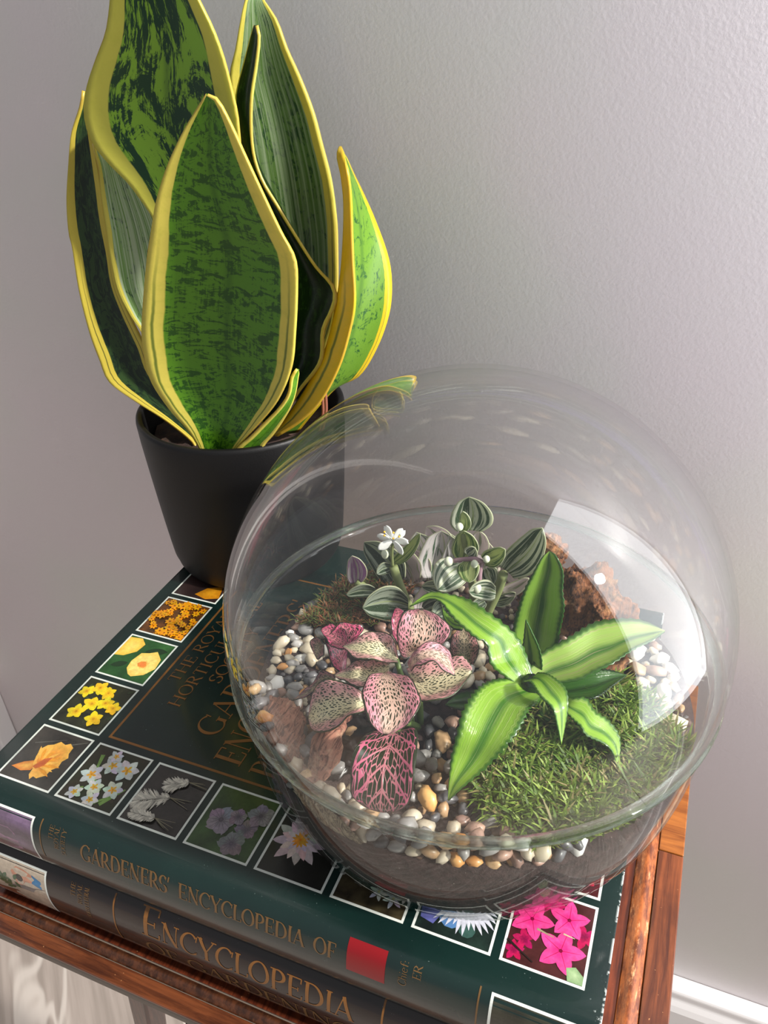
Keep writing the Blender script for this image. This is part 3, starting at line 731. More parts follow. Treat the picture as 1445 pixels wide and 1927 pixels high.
for i in range(NR-1):
    for k in range(NA):
        a_ = 1+i*NA+k; b_ = 1+i*NA+(k+1) % NA; sf_.append((a_, a_+NA, b_+NA, b_))
tag(obj('potting_soil', sv, sf_, BARK), 'dark bark potting soil inside the black pot', 'soil', kind='stuff')

A = Vector
c1 = cr(100, 0, 2.0643); c2 = cr(100, 420, 2.0643); c6 = cr(440, 660, 5.16)
snake = thing('snake_plant', (PCX, PCY, 79), 'variegated snake plant with yellow-edged green leaves in the black pot', 'plant')
def snake_leaf(Ls, Rs, YL, YR, bulge, mat, m_=56, n_=15, third=None):
    """matching edge points, root first; YL/YR depth of each edge from root to tip"""
    N = len(Ls); rows = []
    for i in range(N):
        t = i/(N-1); yl = YL[0]+(YL[1]-YL[0])*t; yr = YR[0]+(YR[1]-YR[0])*t
        l = P(*Ls[i], Y=yl); r = P(*Rs[i], Y=yr); mid = (l+r)*0.5; wd = (r-l).length
        mid = mid+Vector((0, 1, 0))*bulge*wd
        q1 = l.lerp(mid, .5)+Vector((0, .16, 0))*bulge*wd; q2 = mid.lerp(r, .5)+Vector((0, .16, 0))*bulge*wd
        rows.append([l, q1, mid, q2, r])
    v, f, uv = loft(rows, m_, n_)
    q = obj('leaf', v, f, mat, snake, uvs=uv); solid(q, 1.3)
    return q
def edge(pts, f): return [f(*p) for p in pts]
# front broad leaf
L2 = [(380, 872)]+edge([(570, 880), (520, 800), (450, 720), (375, 600), (345, 450), (350, 300), (365, 130)], c2)+edge([(380, 900), (400, 780), (440, 650), (500, 520), (560, 420), (592, 372)], c1)
R2_ = [(436, 872)]+edge([(710, 880), (780, 800), (870, 690), (925, 560), (940, 420), (947, 260), (940, 140)], c2)+edge([(885, 900), (850, 840), (800, 720), (740, 590), (690, 480), (640, 388)], c1)
R2_ = R2_[:8]+[R2_[8], R2_[10], R2_[11], R2_[12], R2_[13]]
L2 = L2[:8]+[L2[8], L2[9], L2[10], L2[11], L2[12]]
M2 = m_snake('front snake leaf', lin(94, 150, 30), lin(44, 92, 20), YEL, .13, 46, .47, seed=1)
snake_leaf(L2+[c1(594, 368)], R2_+[c1(600, 368)], (150, 142), (150, 142), .13, M2)
# tall left leaf leaning over the others
L1 = [(392, 800), (372, 700), (345, 560), (320, 480)]+edge([(390, 850), (350, 790), (290, 710), (220, 640), (150, 550), (120, 440), (130, 340), (165, 230), (205, 120), (222, 0)], c1)+[(214, -60), (245, -150)]
R1_ = [(402, 800), (384, 700), (362, 560), (372, 480), (400, 420), (425, 370), (442, 320), (452, 285), (450, 252), (446, 213), (434, 160), (420, 107), (400, 53), (374, 0), (345, -60), (290, -150)]
M1 = m_snake('tall mottled snake leaf', lin(140, 186, 52), lin(22, 66, 34), lin(212, 206, 84), .145, 12, .49, seed=5, stripe=False)
snake_leaf(L1+[(268, -190)], R1_+[(272, -190)], (175, 168), (175, 164), .12, M1)
# back right tall leaf
R3 = [(530, 800)]+[(560, 740), (604, 682), (614, 648), (628, 604), (635, 541), (635, 459)]+edge([(1100, 850), (1080, 700), (1045, 560), (1010, 430), (960, 300), (910, 190), (870, 80), (820, 0)], c1)
L3 = [(515, 800), (528, 740), (530, 682), (520, 640), (508, 604), (495, 541), (482, 459), (470, 412), (458, 339), (450, 271), (440, 208), (432, 145), (443, 92), (451, 45), (461, 0)]
M3 = m_snake('back snake leaf', lin(96, 130, 66), lin(44, 78, 46), YEL, .13, 20, .44, pale=.55, seed=9)
snake_leaf(L3+[(478, -32)], R3+[(482, -32)], (200, 214), (200, 218), .1, M3)
# dark folded leaf between
R4 = [(520, 812), (560, 740)]+[(604, 682), (609, 623), (626, 585), (633, 560), (625.6, 536), (594, 502), (555, 442), (521.5, 388), (492.4, 339), (475.5, 281), (473, 194), (482.7, 121), (487.6, 72)]
L4 = [(500, 812), (490, 780), (505, 710), (515, 640), (520, 600), (520, 560), (515, 520), (500, 440), (480, 380), (462, 320), (450, 270), (446, 220), (444, 179), (461, 111), (474, 63)]
M4 = m_snake('dark folded snake leaf', lin(48, 78, 34), lin(22, 44, 22), YEL, .07, 24, .55, seed=13, stripe=False)
snake_leaf(L4+[(479, 48)], R4+[(483, 48)], (178, 186), (166, 178), .22, M4)
# right hand folded leaf : near half seen from outside as a yellow band, far half from inside
Bn = edge([(870, 825), (960, 770), (1040, 690), (1110, 560), (1150, 430), (1172, 310), (1165, 150)], c2)+[(662, 436), (659.6, 368), (652, 310)]
Am = edge([(850, 826), (880, 790), (960, 680), (1030, 560), (1070, 460), (1100, 330), (1125, 180)], c2)+[(650, 402), (645, 339), (636, 295.5)]
Cf = [(560, 812), (628, 732), (676, 706), (710, 652), (732, 590), (737, 536), (730, 483), (706, 417), (684, 368), (660, 318)]
rows = []
for i in range(10):
    t = i/9
    rows.append([P(*Bn[i], Y=158+10*t), P(*((Bn[i][0]+Am[i][0])/2, (Bn[i][1]+Am[i][1])/2), Y=163+8*t), P(*Am[i], Y=170+8*t), P((Am[i][0]*.5+Cf[i][0]*.5), (Am[i][1]*.5+Cf[i][1]*.5), Y=186+8*t), P(*Cf[i], Y=194+12*t)])
tip = P(641, 278, Y=186)
rows.append([tip+Vector((dx*.4, 0, 0)) for dx in (1, 0, -1, 0, 1)])
v, f, uv = loft(rows, 50, 17)
M5 = m_snake('right folded snake leaf', lin(106, 150, 46), lin(44, 92, 40), lin(226, 192, 40), .135, 26, .42, seed=17)
def m_band():
    t = NT('folded leaf banded'); return None
uv = [((u*.3 if u < .5 else .15+(u-.5)*1.7), w_) for u, w_ in uv]
q = obj('leaf', v, f, M5, snake, uvs=uv); solid(q, 1.3)
# young leaf at the front rim
L6 = [(436, 872)]+edge([(20, 965), (150, 850), (300, 700), (440, 560), (530, 420), (560, 260)], c6)
R6 = [(490, 872)]+edge([(290, 930), (380, 820), (480, 680), (560, 540), (600, 400), (625, 230)], c6)
M6 = m_snake('young snake leaf', lin(96, 150, 40), lin(40, 84, 24), YEL, .16, 16, .42, seed=21, stripe=False)
snake_leaf(L6+[c6(612, 182)], R6+[c6(618, 182)], (146, 152), (150, 156), .16, M6, 30, 11)
# outermost left leaf
L7 = [(372, 856)]+edge([(540, 850), (440, 770), (330, 700), (220, 620), (180, 530), (140, 420), (100, 260), (75, 100)], c2)+edge([(60, 900), (52, 780), (58, 650), (70, 520), (105, 420)], c1)
R7 = [(384, 850), (376, 826), (352, 790), (320, 745), (290, 700), (272, 650), (245, 594), (222, 540), (212, 480), (199, 412), (190, 345), (182, 300), (172, 250), (160, 194)]
M7 = m_snake('outer left snake leaf', lin(50, 76, 36), lin(24, 44, 26), lin(216, 196, 76), .2, 20, .5, seed=25)
snake_leaf(L7+[(156.5, 171)], R7+[(158.5, 171)], (164, 186), (172, 190), .12, M7)
# pale inner left leaf
L8 = [(372, 830), (340, 770), (300, 700), (267, 628), (245, 594), (221, 546), (209, 493), (199, 426), (190, 368), (185, 315), (175, 271)]
R8 = [(392, 830), (384, 780), (362, 700), (340, 628), (328, 594), (322, 546), (318, 493), (300, 426), (275, 368), (245, 315), (212, 271)]
M8 = m_snake('pale inner snake leaf', lin(120, 156, 84), lin(40, 78, 42), lin(214, 200, 84), .1, 18, .42, pale=.9, seed=29)
snake_leaf(L8+[(184, 225)], R8+[(188, 225)], (172, 178), (180, 188), .1, M8)
# low green leaf base and dry roots at the right of the rim
for k, (x0, y0, x1, y1) in enumerate(((600, 812, 606, 742), (606, 810, 612, 736), (470, 862, 476, 838))):
    a_, b_ = P(x0, y0, Y=176-k*2), P(x1, y1, Y=180-k*2)
    v, f = tube(resample(catm([a_, (a_+b_)/2+Vector((1.4, 0, 0)), b_], 6), 8), 0.8, 6); obj('aerial_root', v, f, plain('dry root %d' % k, lin(120, 66, 46), .7), snake)

# ================================================================== TERRARIUM
GX, GY = 189.8, 75.53
GZ, GA, GC, GH, GRB, GN = 85.53, 90.89, 89.92, 72.1, 60.0, 2.2
RR = GA*math.sqrt(1-((GH-GZ)/GC)**2)
def bowl_r(z):
    s_ = min(1, max(0, 1-z/GH)); return GRB+(RR-1.8-GRB)*math.sqrt(max(0, 1-s_**GN))
zz = [GH*(1-math.cos(i/26*math.pi/2)) for i in range(27)]
outer = [(0, 0.35), (40, 0.3), (56, .3)]+[(bowl_r(z)-(1.5 if z < .2 else 0), max(.35, z)) for z in zz]
inner_p = [(bowl_r(z)-2.1, max(2.4, z)) for z in zz]
prof = outer+[(RR-2.6, GH+.9)]+[(RR-3.9, GH)]+inner_p[::-1][1:]+[(0, 2.6)]
bowl = obj('glass_bowl', *lathe(prof, GX, GY, 160), BOWLG)
tag(bowl, 'clear round glass bowl holding soil, gravel and plants on the green book', 'bowl')
a0 = math.asin((GH+1.5-GZ)/GC)
ou = [(GA*math.cos(a0+(math.pi/2-a0)*i/60), GZ+GC*math.sin(a0+(math.pi/2-a0)*i/60)) for i in range(61)]
iu = [((GA-1.5)*math.cos(a0+(math.pi/2-a0)*i/60), GZ+(GC-1.5)*math.sin(a0+(math.pi/2-a0)*i/60)) for i in range(61)]
ou[-1] = (0, ou[-1][1]); iu[-1] = (0, iu[-1][1])
dome = thing('glass_dome', (GX, GY, GH), 'clear glass globe cover sitting on the terrarium bowl', 'glass cover')
obj('dome_shell', *lathe(ou+iu[::-1], GX, GY, 160), DOMEG, dome)
rp_ = [(RR-1.0+2.0*math.cos(k*math.pi/8), GH+1.6+1.6*math.sin(k*math.pi/8)) for k in range(16)]
q = obj('rim', *lathe(rp_, GX, GY, 160, closed=True), RIMG, dome); q['label'] = 'thick greenish rolled rim'

def top_z(x, y):
    fr = max(0.0, min(1.0, (GY-30-y)/50)); rho = math.hypot(x-GX, y-GY)/84
    return 49.2+4.5*fr+3.5*max(0, 1-rho**2)+.8*noise.noise(Vector((x*.1, y*.1, 0)))
sv = []; sf_ = []; lv = [3.4, 3.9, 4.8, 6, 7.6, 9.6, 12, 15, 19, 24, 30, 37, 43, 47.5]; NA = 96
for z in lv:
    for k in range(NA):
        an = 2*math.pi*k/NA; r = bowl_r(z)-2.7; sv.append((GX+r*math.cos(an), GY+r*math.sin(an), z))
radii = [1, .93, .84, .72, .58, .42, .26, .1]
for q_ in radii:
    for k in range(NA):
        an = 2*math.pi*k/NA; r = (bowl_r(50)-2.7)*q_; x, y = GX+r*math.cos(an), GY+r*math.sin(an); sv.append((x, y, top_z(x, y)+.8*noise.noise(Vector((x*.5, y*.5, 3)))))
RN = len(lv)+len(radii)
for i in range(RN-1):
    for k in range(NA): k2 = (k+1) % NA; sf_.append((i*NA+k, i*NA+k2, (i+1)*NA+k2, (i+1)*NA+k))
sf_.append(tuple(range(NA-1, -1, -1))); sf_.append(tuple((RN-1)*NA+k for k in range(NA)))
tag(obj('soil', sv, sf_, SOIL), 'brown soil layer filling the lower half of the glass bowl', 'soil', kind='stuff')

def inpoly(x, y, poly):
    c = False; j = len(poly)-1
    for i in range(len(poly)):
        if (poly[i][1] > y) != (poly[j][1] > y) and x < (poly[j][0]-poly[i][0])*(y-poly[i][1])/(poly[j][1]-poly[i][1])+poly[i][0]: c = not c
        j = i
    return c
def wpoly(px, z): return [tuple(P(x, y, z=z))[:2] for x, y in px]
MOSS = wpoly([(905, 1530), (980, 1585), (1080, 1590), (1200, 1540), (1290, 1450), (1280, 1400), (1235, 1340), (1165, 1290), (1100, 1300), (1000, 1340), (930, 1400), (890, 1460)], 58)
MOSSB = wpoly([(560, 1170), (600, 1130), (650, 1090), (720, 1070), (780, 1100), (760, 1160), (690, 1185), (620, 1190)], 54)
DARK = wpoly([(600, 1340), (760, 1300), (850, 1290), (960, 1290), (900, 1350), (800, 1400), (730, 1380), (690, 1500), (610, 1500)], 55)

# ---- pebbles
def m_pebble(name, a, b, rough=.45):
    t = NT(name); co = t.n('TexCoord').outputs['Object']; inf = t.n('ObjectInfo')
    vv = t.n('VectorMath', {0: co, 1: inf.outputs['Random']}, operation='ADD')
    n1 = t.noise(vv.outputs[0], 220, 5, .65, .6); n2 = t.noise(vv.outputs[0], 900, 2)
    c = t.mix(t.ss(n1.outputs[0], .35, .7), a, b); c = t.mix(t.math('MULTIPLY', t.ss(n2.outputs[0], .66, .72), .5), c, tuple(z*.4 for z in a))
    h = t.n('HueSaturation', {'Value': t.math('MULTIPLY_ADD', inf.outputs['Random'], .4, .8), 'Color': c})
    t.bump(n1.outputs[0], .2, .0005)
    return t.p(Base_Color=h.outputs[0], Roughness=rough, Coat_Weight=.25, Coat_Roughness=.2)
PEB = [('cream', m_pebble('cream pebble', lin(186, 172, 148), lin(216, 204, 182))), ('grey', m_pebble('grey pebble', lin(128, 126, 124), lin(164, 160, 156))),
       ('dark slate', m_pebble('slate pebble', lin(66, 66, 70), lin(104, 102, 104))), ('tan', m_pebble('tan pebble', lin(168, 132, 96), lin(204, 172, 130))),
       ('orange', m_pebble('orange pebble', lin(206, 134, 66), lin(226, 178, 112))), ('white', m_pebble('white pebble', lin(224, 220, 212), lin(244, 242, 238))),
       ('pinkish brown', m_pebble('brown pebble', lin(140, 108, 96), lin(184, 150, 132)))]
WTS = [24, 32, 13, 10, 4, 6, 11]
def ico(sub):
    import bmesh
    bm = bmesh.new(); bmesh.ops.create_icosphere(bm, subdivisions=sub, radius=1.0)
    v = [tuple(q.co) for q in bm.verts]; f = [tuple(q.index for q in p.verts) for p in bm.faces]; bm.free(); return v, f
IV, IF = ico(2)
SHAPES = []
for s_ in range(9):
    ex = 1.0+.9*random.random()
    vv = []
    for x, y, z in IV:
        d = Vector((x, y, z)); k = 1+.36*noise.noise(d*1.3+Vector((s_*7.3, 0, 0)))+.13*noise.noise(d*3+Vector((0, s_*3, 0)))
        vv.append((x*k*(1+.12*ex), y*k*.9, z*k*.72))
    SHAPES.append(vv)
PMESH = {}
def pebble_mesh(ci, si):
    if (ci, si) not in PMESH: PMESH[(ci, si)] = mesh('pebble', SHAPES[si], IF, PEB[ci][1])
    return PMESH[(ci, si)]
placed = []
def try_pebble(x, y, z, r):
    for (a_, b_, c_, rr) in placed:
        if abs(a_-x) < 12 and (a_-x)**2+(b_-y)**2+(c_-z)**2 < ((rr+r)*.86)**2: return False
    placed.append((x, y, z, r)); return True
# clusters seen in the photograph
ZONE = [('left', 'beside the pinkish driftwood at the left of the bowl'), ('front', 'at the front of the bowl below the pink-veined plant'), ('right', 'at the right of the bowl behind the moss'), ('back', 'at the back of the bowl')]
spots = []
random.seed(11)
for att in range(9000):                       # against the front glass, seen through the side, stacked
    if len(spots) > 80: break
    an = math.radians(random.uniform(-165, -48)); z = random.uniform(52.5, 67)
    r = random.uniform(2.2, 3.8); rad = bowl_r(z)-2.6-r*1.12; x, y = GX+rad*math.cos(an), GY+rad*math.sin(an)
    if math.degrees(an) > -62 and z > 60: continue
    if math.degrees(an) < -150: continue
    if try_pebble(x, y, z, r): spots.append((x, y, z, r, 'front'))
for att in range(40000):
    if len(spots) >= 560: break
    an = random.uniform(0, 2*math.pi); rad = 80*math.sqrt(random.random()); x, y = GX+rad*math.cos(an), GY+rad*math.sin(an)
    if inpoly(x, y, MOSS) or inpoly(x, y, MOSSB): continue
    if inpoly(x, y, DARK) and random.random() < .985: continue
    deg = math.degrees(an) if an < math.pi else math.degrees(an)-360
    if 62 < deg < 128 and rad > 20: continue
    r = random.uniform(1.9, 3.7)*(1.0 if random.random() < .85 else 1.25)
    z = top_z(x, y)+r*.55+(6.0 if y < GY-38 and rad > 50 else 0)
    if rad > bowl_r(z)-2.7-r*1.15: continue
    if try_pebble(x, y, z, r): spots.append((x, y, z, r, 'left' if (deg > 128 or deg < -150) else 'right' if deg > -30 else 'front' if y < GY-8 else 'back'))
PEBS = []
for (x, y, z, r, zn) in spots:
    ci = random.choices(range(7), WTS)[0]
    if zn == 'right' and ci in (2, 1): ci = random.choice((0, 0, 3, 6, 5))
    if zn == 'front' and x < 215 and y > 12 and ci in (0, 5): ci = random.choice((1, 2, 2, 3, 6))
    q = D.objects.new('pebble', pebble_mesh(ci, random.randrange(9))); COL.objects.link(q)
    q.location = Vector((x, y, z))*S; q.scale = (r, r*random.uniform(.8, 1), r*random.uniform(.85, 1.05))
    q.rotation_euler = (random.uniform(-.5, .5), random.uniform(-.5, .5), random.uniform(0, 6.28))
    PEBS.append((q, PEB[ci][0], zn, x, y, z, r))
# fine grit between them: one stuff object
ac = Acc(); OV, OF_ = ico(1)
for i in range(1500):
    an = random.uniform(0, 2*math.pi); rad = 82*math.sqrt(random.random()); x, y = GX+rad*math.cos(an), GY+rad*math.sin(an)
    if inpoly(x, y, MOSS) or (inpoly(x, y, DARK) and random.random() < .93): continue
    r = random.uniform(.9, 2.3); z = top_z(x, y)+r*.3
    if rad > bowl_r(z)-3.0-r: continue
    rz = random.uniform(0, 6.28); e = random.uniform(.6, 1); g = random.choice([lin(150, 140, 126), lin(196, 184, 160), lin(96, 92, 92), lin(176, 138, 98), lin(90, 66, 52)])
    ac.add([(x+r*(vx*math.cos(rz)-vy*e*math.sin(rz)), y+r*(vx*math.sin(rz)+vy*e*math.cos(rz)), z+r*vz*.7) for vx, vy, vz in OV], OF_, g)
GRIT = NT('grit'); GRIT.p(Base_Color=GRIT.n('VertexColor', layer_name='Col').outputs[0], Roughness=.6)
tag(obj('fine_gravel', ac.v, ac.f, GRIT.m, cols=ac.c), 'fine mixed gravel between the pebbles in the glass bowl', 'gravel', kind='stuff')

# ---- moss
def moss(name, poly, zf, n, cols, hgt, label, base, mode='star'):
    ac = Acc(); xs = [p[0] for p in poly]; ys = [p[1] for p in poly]
    cxp, cyp = sum(xs)/len(xs), sum(ys)/len(ys)
    c = 0; att = 0
    while c < n and att < n*12:
        att += 1; x, y = random.uniform(min(xs), max(xs)), random.uniform(min(ys), max(ys))
        z = zf(x, y)
        if not inpoly(x, y, poly) or math.hypot(x-GX, y-GY) > bowl_r(z)-5.5: continue
        c += 1; h = hgt*random.uniform(.55, 1.35); lean = Vector((random.gauss(0, .28), random.gauss(0, .28), 1)).normalized()
        bc = random.choice(cols); bright = random.uniform(.5, 1.3)
        top = Vector((x, y, z))+lean*h*.6; nb = 9 if mode == 'star' else 6
        for k in range(nb):
            a_ = 2*math.pi*k/nb+random.uniform(-.3, .3); up = random.uniform(.15, 1.1)
            d = Vector((math.cos(a_), math.sin(a_), up)).normalized(); L_ = h*random.uniform(.55, 1.05); p0 = top-lean*h*random.uniform(0, .45)
            sd_ = d.cross(Vector((0, 0, 1))).normalized()*.21*hgt/4; p1 = p0+d*L_*.55+Vector((0, 0, L_*.1)); p2 = p0+d*L_
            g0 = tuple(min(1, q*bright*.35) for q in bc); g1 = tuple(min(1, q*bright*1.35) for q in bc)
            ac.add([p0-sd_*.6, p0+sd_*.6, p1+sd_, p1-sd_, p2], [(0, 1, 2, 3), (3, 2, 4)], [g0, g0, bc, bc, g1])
    for p_ in ac.v:
        rd = math.hypot(p_.x-GX, p_.y-GY); lm_ = (bowl_r(p_.z) if p_.z < GH-1 else RR-4)-3.4
        if rd > lm_: p_.x = GX+(p_.x-GX)*lm_/rd; p_.y = GY+(p_.y-GY)*lm_/rd
    # cushion underneath
    N = 40; bv = []; bf = []; idx = {}
    for i in range(N+1):
        for j in range(N+1):
            x = min(xs)+(max(xs)-min(xs))*i/N; y = min(ys)+(max(ys)-min(ys))*j/N; z = zf(x, y)
            if inpoly(x, y, poly) and math.hypot(x-GX, y-GY) < bowl_r(z)-3.2:
                idx[(i, j)] = len(bv); bv.append((x, y, z+.9*noise.noise(Vector((x*.35, y*.35, 9)))))
    for i in range(N):
        for j in range(N):
            ks = [(i, j), (i+1, j), (i+1, j+1), (i, j+1)]
            if all(k in idx for k in ks): bf.append(tuple(idx[k] for k in ks))
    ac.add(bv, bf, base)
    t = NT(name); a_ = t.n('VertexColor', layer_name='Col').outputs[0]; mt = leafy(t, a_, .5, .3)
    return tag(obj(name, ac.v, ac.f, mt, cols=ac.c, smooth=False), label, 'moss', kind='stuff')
random.seed(3)
def zmoss(x, y): return top_z(x, y)+4.4+2.2*noise.noise(Vector((x*.06, y*.06, 5)))
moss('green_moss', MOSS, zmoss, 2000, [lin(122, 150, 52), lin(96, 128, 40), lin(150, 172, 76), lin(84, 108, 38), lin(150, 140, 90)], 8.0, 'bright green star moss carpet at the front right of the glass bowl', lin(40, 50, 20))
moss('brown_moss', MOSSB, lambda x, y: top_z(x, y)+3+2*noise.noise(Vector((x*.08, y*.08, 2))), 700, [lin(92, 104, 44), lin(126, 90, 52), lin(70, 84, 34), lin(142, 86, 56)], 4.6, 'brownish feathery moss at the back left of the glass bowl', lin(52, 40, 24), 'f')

# ---- driftwood
def m_drift(name, a, b, c3_):
    t = NT(name); co = t.n('TexCoord').outputs['Object']
    n1 = t.noise(t.scale(co, (420, 90, 160)), 1, 7, .75, 1.6); n2 = t.noise(co, 90, 5, .7)
    c = t.mix(t.ss(n1.outputs[0], .4, .58), a, b); c = t.mix(t.math('MULTIPLY', t.ss(n2.outputs[0], .52, .66), .6), c, c3_)
    t.bump(t.math('ADD', n1.outputs[0], n2.outputs[0]), .8, .0022)
    return t.p(Base_Color=c, Roughness=.72)
DW1 = m_drift('pinkish driftwood', lin(96, 50, 40), lin(190, 132, 110), lin(216, 176, 146))
DW2 = m_drift('orange cork bark', lin(66, 38, 26), lin(156, 100, 62), lin(210, 160, 110))
DW3 = m_drift('pale lichened wood', lin(92, 78, 62), lin(196, 180, 150), lin(60, 50, 42))
CV, CF = ico(5)
def chunk(name, c, size, rot, mat, seed, label, cat='driftwood', rough=.34, parent=None, frq=1.6, inside=True):
    R = Matrix.Rotation(rot[2], 3, 'Z')@Matrix.Rotation(rot[1], 3, 'Y')@Matrix.Rotation(rot[0], 3, 'X'); vv = []
    for x, y, z in CV:
        d = Vector((x, y, z)); k = 1+rough*noise.noise(d*frq+Vector((seed, 0, 0)))+rough*.5*noise.noise(d*frq*2.6+Vector((0, seed, 0)))+rough*.3*noise.noise(d*frq*6+Vector((0, 0, seed)))+rough*.16*noise.noise(Vector((d.x*14, d.y*14, d.z*5)))
        p = R@Vector((x*k*size[0], y*k*size[1], z*k*size[2]))+Vector(c)
        if inside:
            rad = math.hypot(p.x-GX, p.y-GY); lim = (bowl_r(p.z)-2.9) if p.z < GH else (GA*math.sqrt(max(0.01, 1-((p.z-GZ)/GC)**2))-3.2)
            if rad > lim: s_ = lim/rad; p.x = GX+(p.x-GX)*s_; p.y = GY+(p.y-GY)*s_
        vv.append(p)
    o_ = obj(name, vv, CF, mat, parent)
    if label: tag(o_, label, cat)
    return o_
wp = P(545, 1395, z=64)
dw = thing('driftwood', tuple(wp), 'pinkish weathered driftwood piece against the left glass of the bowl', 'driftwood')
chunk('body', tuple(P(528, 1385, z=60)), (15, 9, 6.5), (.2, .15, -.9), DW1, 2.2, None, parent=dw)
st_pts = [P(*p_, z=zv) for p_, zv in (((640, 1340), 70), ((618, 1395), 71), ((604, 1440), 68), ((582, 1486), 65))]
v, f = tube(resample(catm(st_pts, 8), 18), [4.6-1.6*math.sin(i*.5)*.5-.8*i/17 for i in range(18)], 10)
v = [q_+Vector((noise.noise(q_*.3), noise.noise(q_*.3+Vector((9, 0, 0))), noise.noise(q_*.3+Vector((0, 9, 0)))))*1.5 for q_ in v]
obj('branch', v, f, DW1, dw)
chunk('pale_wood', tuple(P(590, 1560, z=57)), (15, 6, 5.5), (0, .1, -.75), DW3, 5.5, 'pale speckled wood pressed against the front left glass, under the rim', rough=.3)
bk = thing('cork_bark', tuple(P(1100, 1190, Y=118)), 'orange-brown cork bark chunk behind the tall striped leaf in the bowl', 'bark')
chunk('body', tuple(P(1085, 1150, Y=118)), (21, 9, 25), (.2, .1, .2), DW2, 8.1, None, parent=bk, rough=.42, frq=1.9)
chunk('knob', tuple(P(1130, 1156, Y=108)), (5.2, 5, 5), (.2, .5, .2), DW2, 3.1, None, parent=bk)
chunk('knob', tuple(P(1030, 1040, Y=120)), (7, 5, 8), (.1, .2, .2), DW2, 4.1, None, parent=bk)
chunk('dark_soil_lump', tuple(P(655, 1400, z=56)), (13, 12, 6.5), (0, 0, .3), plain('wet black soil', lin(26, 18, 15), .35), 6.2, 'dark wet soil lump under the pink-veined leaves', rough=.4)  # lump standing for the dark wet soil patch here
# curled dead leaf on the right gravel
dl = [[P(x, y, z=62), P(x+4, y+9, z=65), P(x2, y2, z=62)] for x, y, x2, y2 in ((1118, 1262, 1122, 1268), (1140, 1250, 1146, 1268), (1160, 1244, 1168, 1264), (1178, 1230, 1184, 1244))]
v, f, uv = loft(dl, 16, 9); q = obj('dead_leaf', v, f, DW2, uvs=uv); solid(q, .4); tag(q, 'curled orange-brown dead leaf on the right gravel under the striped leaf', 'leaf')

# ---- leaf builder for the small plants
def small_leaf(parent, Ls, Rs, tip, depth, mat, bulge=.12, mode='z', teeth=0, m_=40, n_=11, thick=.45, name='leaf', wave=0.0, label=None):
    N = len(Ls); rows = []
    for i in range(N+1):
        t = i/N
        if isinstance(depth[0], (int, float)):
            q_ = t*(len(depth)-1); j = min(int(q_), len(depth)-2); dv = depth[j]+(depth[j+1]-depth[j])*(q_-j)
        g = (lambda a_: P(a_[0], a_[1], z=dv)) if mode == 'z' else (lambda a_: P(a_[0], a_[1], Y=dv))
        if i < N:
            l, r = g(Ls[i]), g(Rs[i]); mid = (l+r)/2; wd = (r-l).length; off = Vector((0, 0, -1)) if mode == 'z' else Vector((0, 1, -.2))
            rows.append([l, l.lerp(r, .25)+off*bulge*wd*.7, mid+off*bulge*wd, l.lerp(r, .75)+off*bulge*wd*.7, r])
        else:
            p_ = g(tip); e = (rows[-1][4]-rows[-1][0])*.02; rows.append([p_-e, p_-e*.5, p_, p_+e*.5, p_+e])
    ph = random.uniform(0, 6)
    def rip(cols):
        M = len(cols[0])
        for i in range(M):
            mid = cols[2][i].copy(); env = math.sin(math.pi*min(.97, .06+i/M))
            for j in (0, 4):
                d = cols[j][i]-mid; L_ = d.length
                if L_ < 1e-5: continue
                if teeth: cols[j][i] = cols[j][i]+d/L_*((i % 2)*teeth*env)
                if wave: cols[j][i] = cols[j][i]+Vector((0, 0, 1))*wave*math.sin(i/M*15+ph+j)*env
        return cols
    v, f, uv = loft(rows, m_, n_, ripple=rip if (teeth or wave) else None)
    q = obj(name, v, f, mat, parent, uvs=uv); solid(q, thick)
    if label: q['label'] = label
    return q

# ---- striped bromeliad
def m_crypt(name, green, pale, cream, seed=0, cw=.5):
    t = NT(name); uv = t.n('UVMap').outputs[0]; sep = t.n('SeparateXYZ', {0: uv}); u = sep.outputs[0]
    nz = t.noise(t.scale(uv, (3, 5, 1), (seed, 0, 0)), 1, 4).outputs[0]
    e = t.math('ADD', t.math('ABSOLUTE', t.math('SUBTRACT', u, .5)), t.math('MULTIPLY', t.math('SUBTRACT', nz, .5), .07))
    st_ = t.noise(t.scale(uv, (40, 1.5, 1), (seed, 0, 0)), 1, 4, .6).outputs[0]
    k = t.math('ABSOLUTE', t.math('SUBTRACT', e, .25))
    c = t.mix(t.math('SUBTRACT', 1.0, t.ss(k, .08, .24)), green, pale)
    c = t.mix(t.math('MULTIPLY', t.ss(st_, .5, .66), cw), c, cream)
    dark = t.ss(e, .38, .48); c = t.mix(t.math('MULTIPLY', dark, .8), c, tuple(q*.55 for q in green))
    t.bump(st_, .35, .0009)
    return leafy(t, c, .16, .3, coat=.8)
CG, CP, CC = lin(70, 130, 22), lin(150, 196, 58), lin(206, 216, 140)
MC = [m_crypt('striped leaf', CG, CP, CC, 1, .45), m_crypt('striped leaf deeper', lin(40, 96, 26), lin(142, 190, 62), lin(196, 208, 130), 3, .3), m_crypt('striped leaf dark', lin(30, 66, 22), lin(56, 104, 36), lin(120, 150, 70), 5, .2), m_crypt('striped leaf rosy', lin(70, 128, 40), lin(170, 204, 96), lin(200, 176, 140), 7, .6)]
k3 = cr(800, 1000, 3.0104); k4 = cr(820, 1240, 2.4914); k5 = cr(1040, 1100, 4.0139)
cb = P(1000, 1292, z=60)
cry = thing('striped_bromeliad', tuple(cb), 'glossy bright green striped star-shaped plant with toothed leaves in the bowl', 'plant')
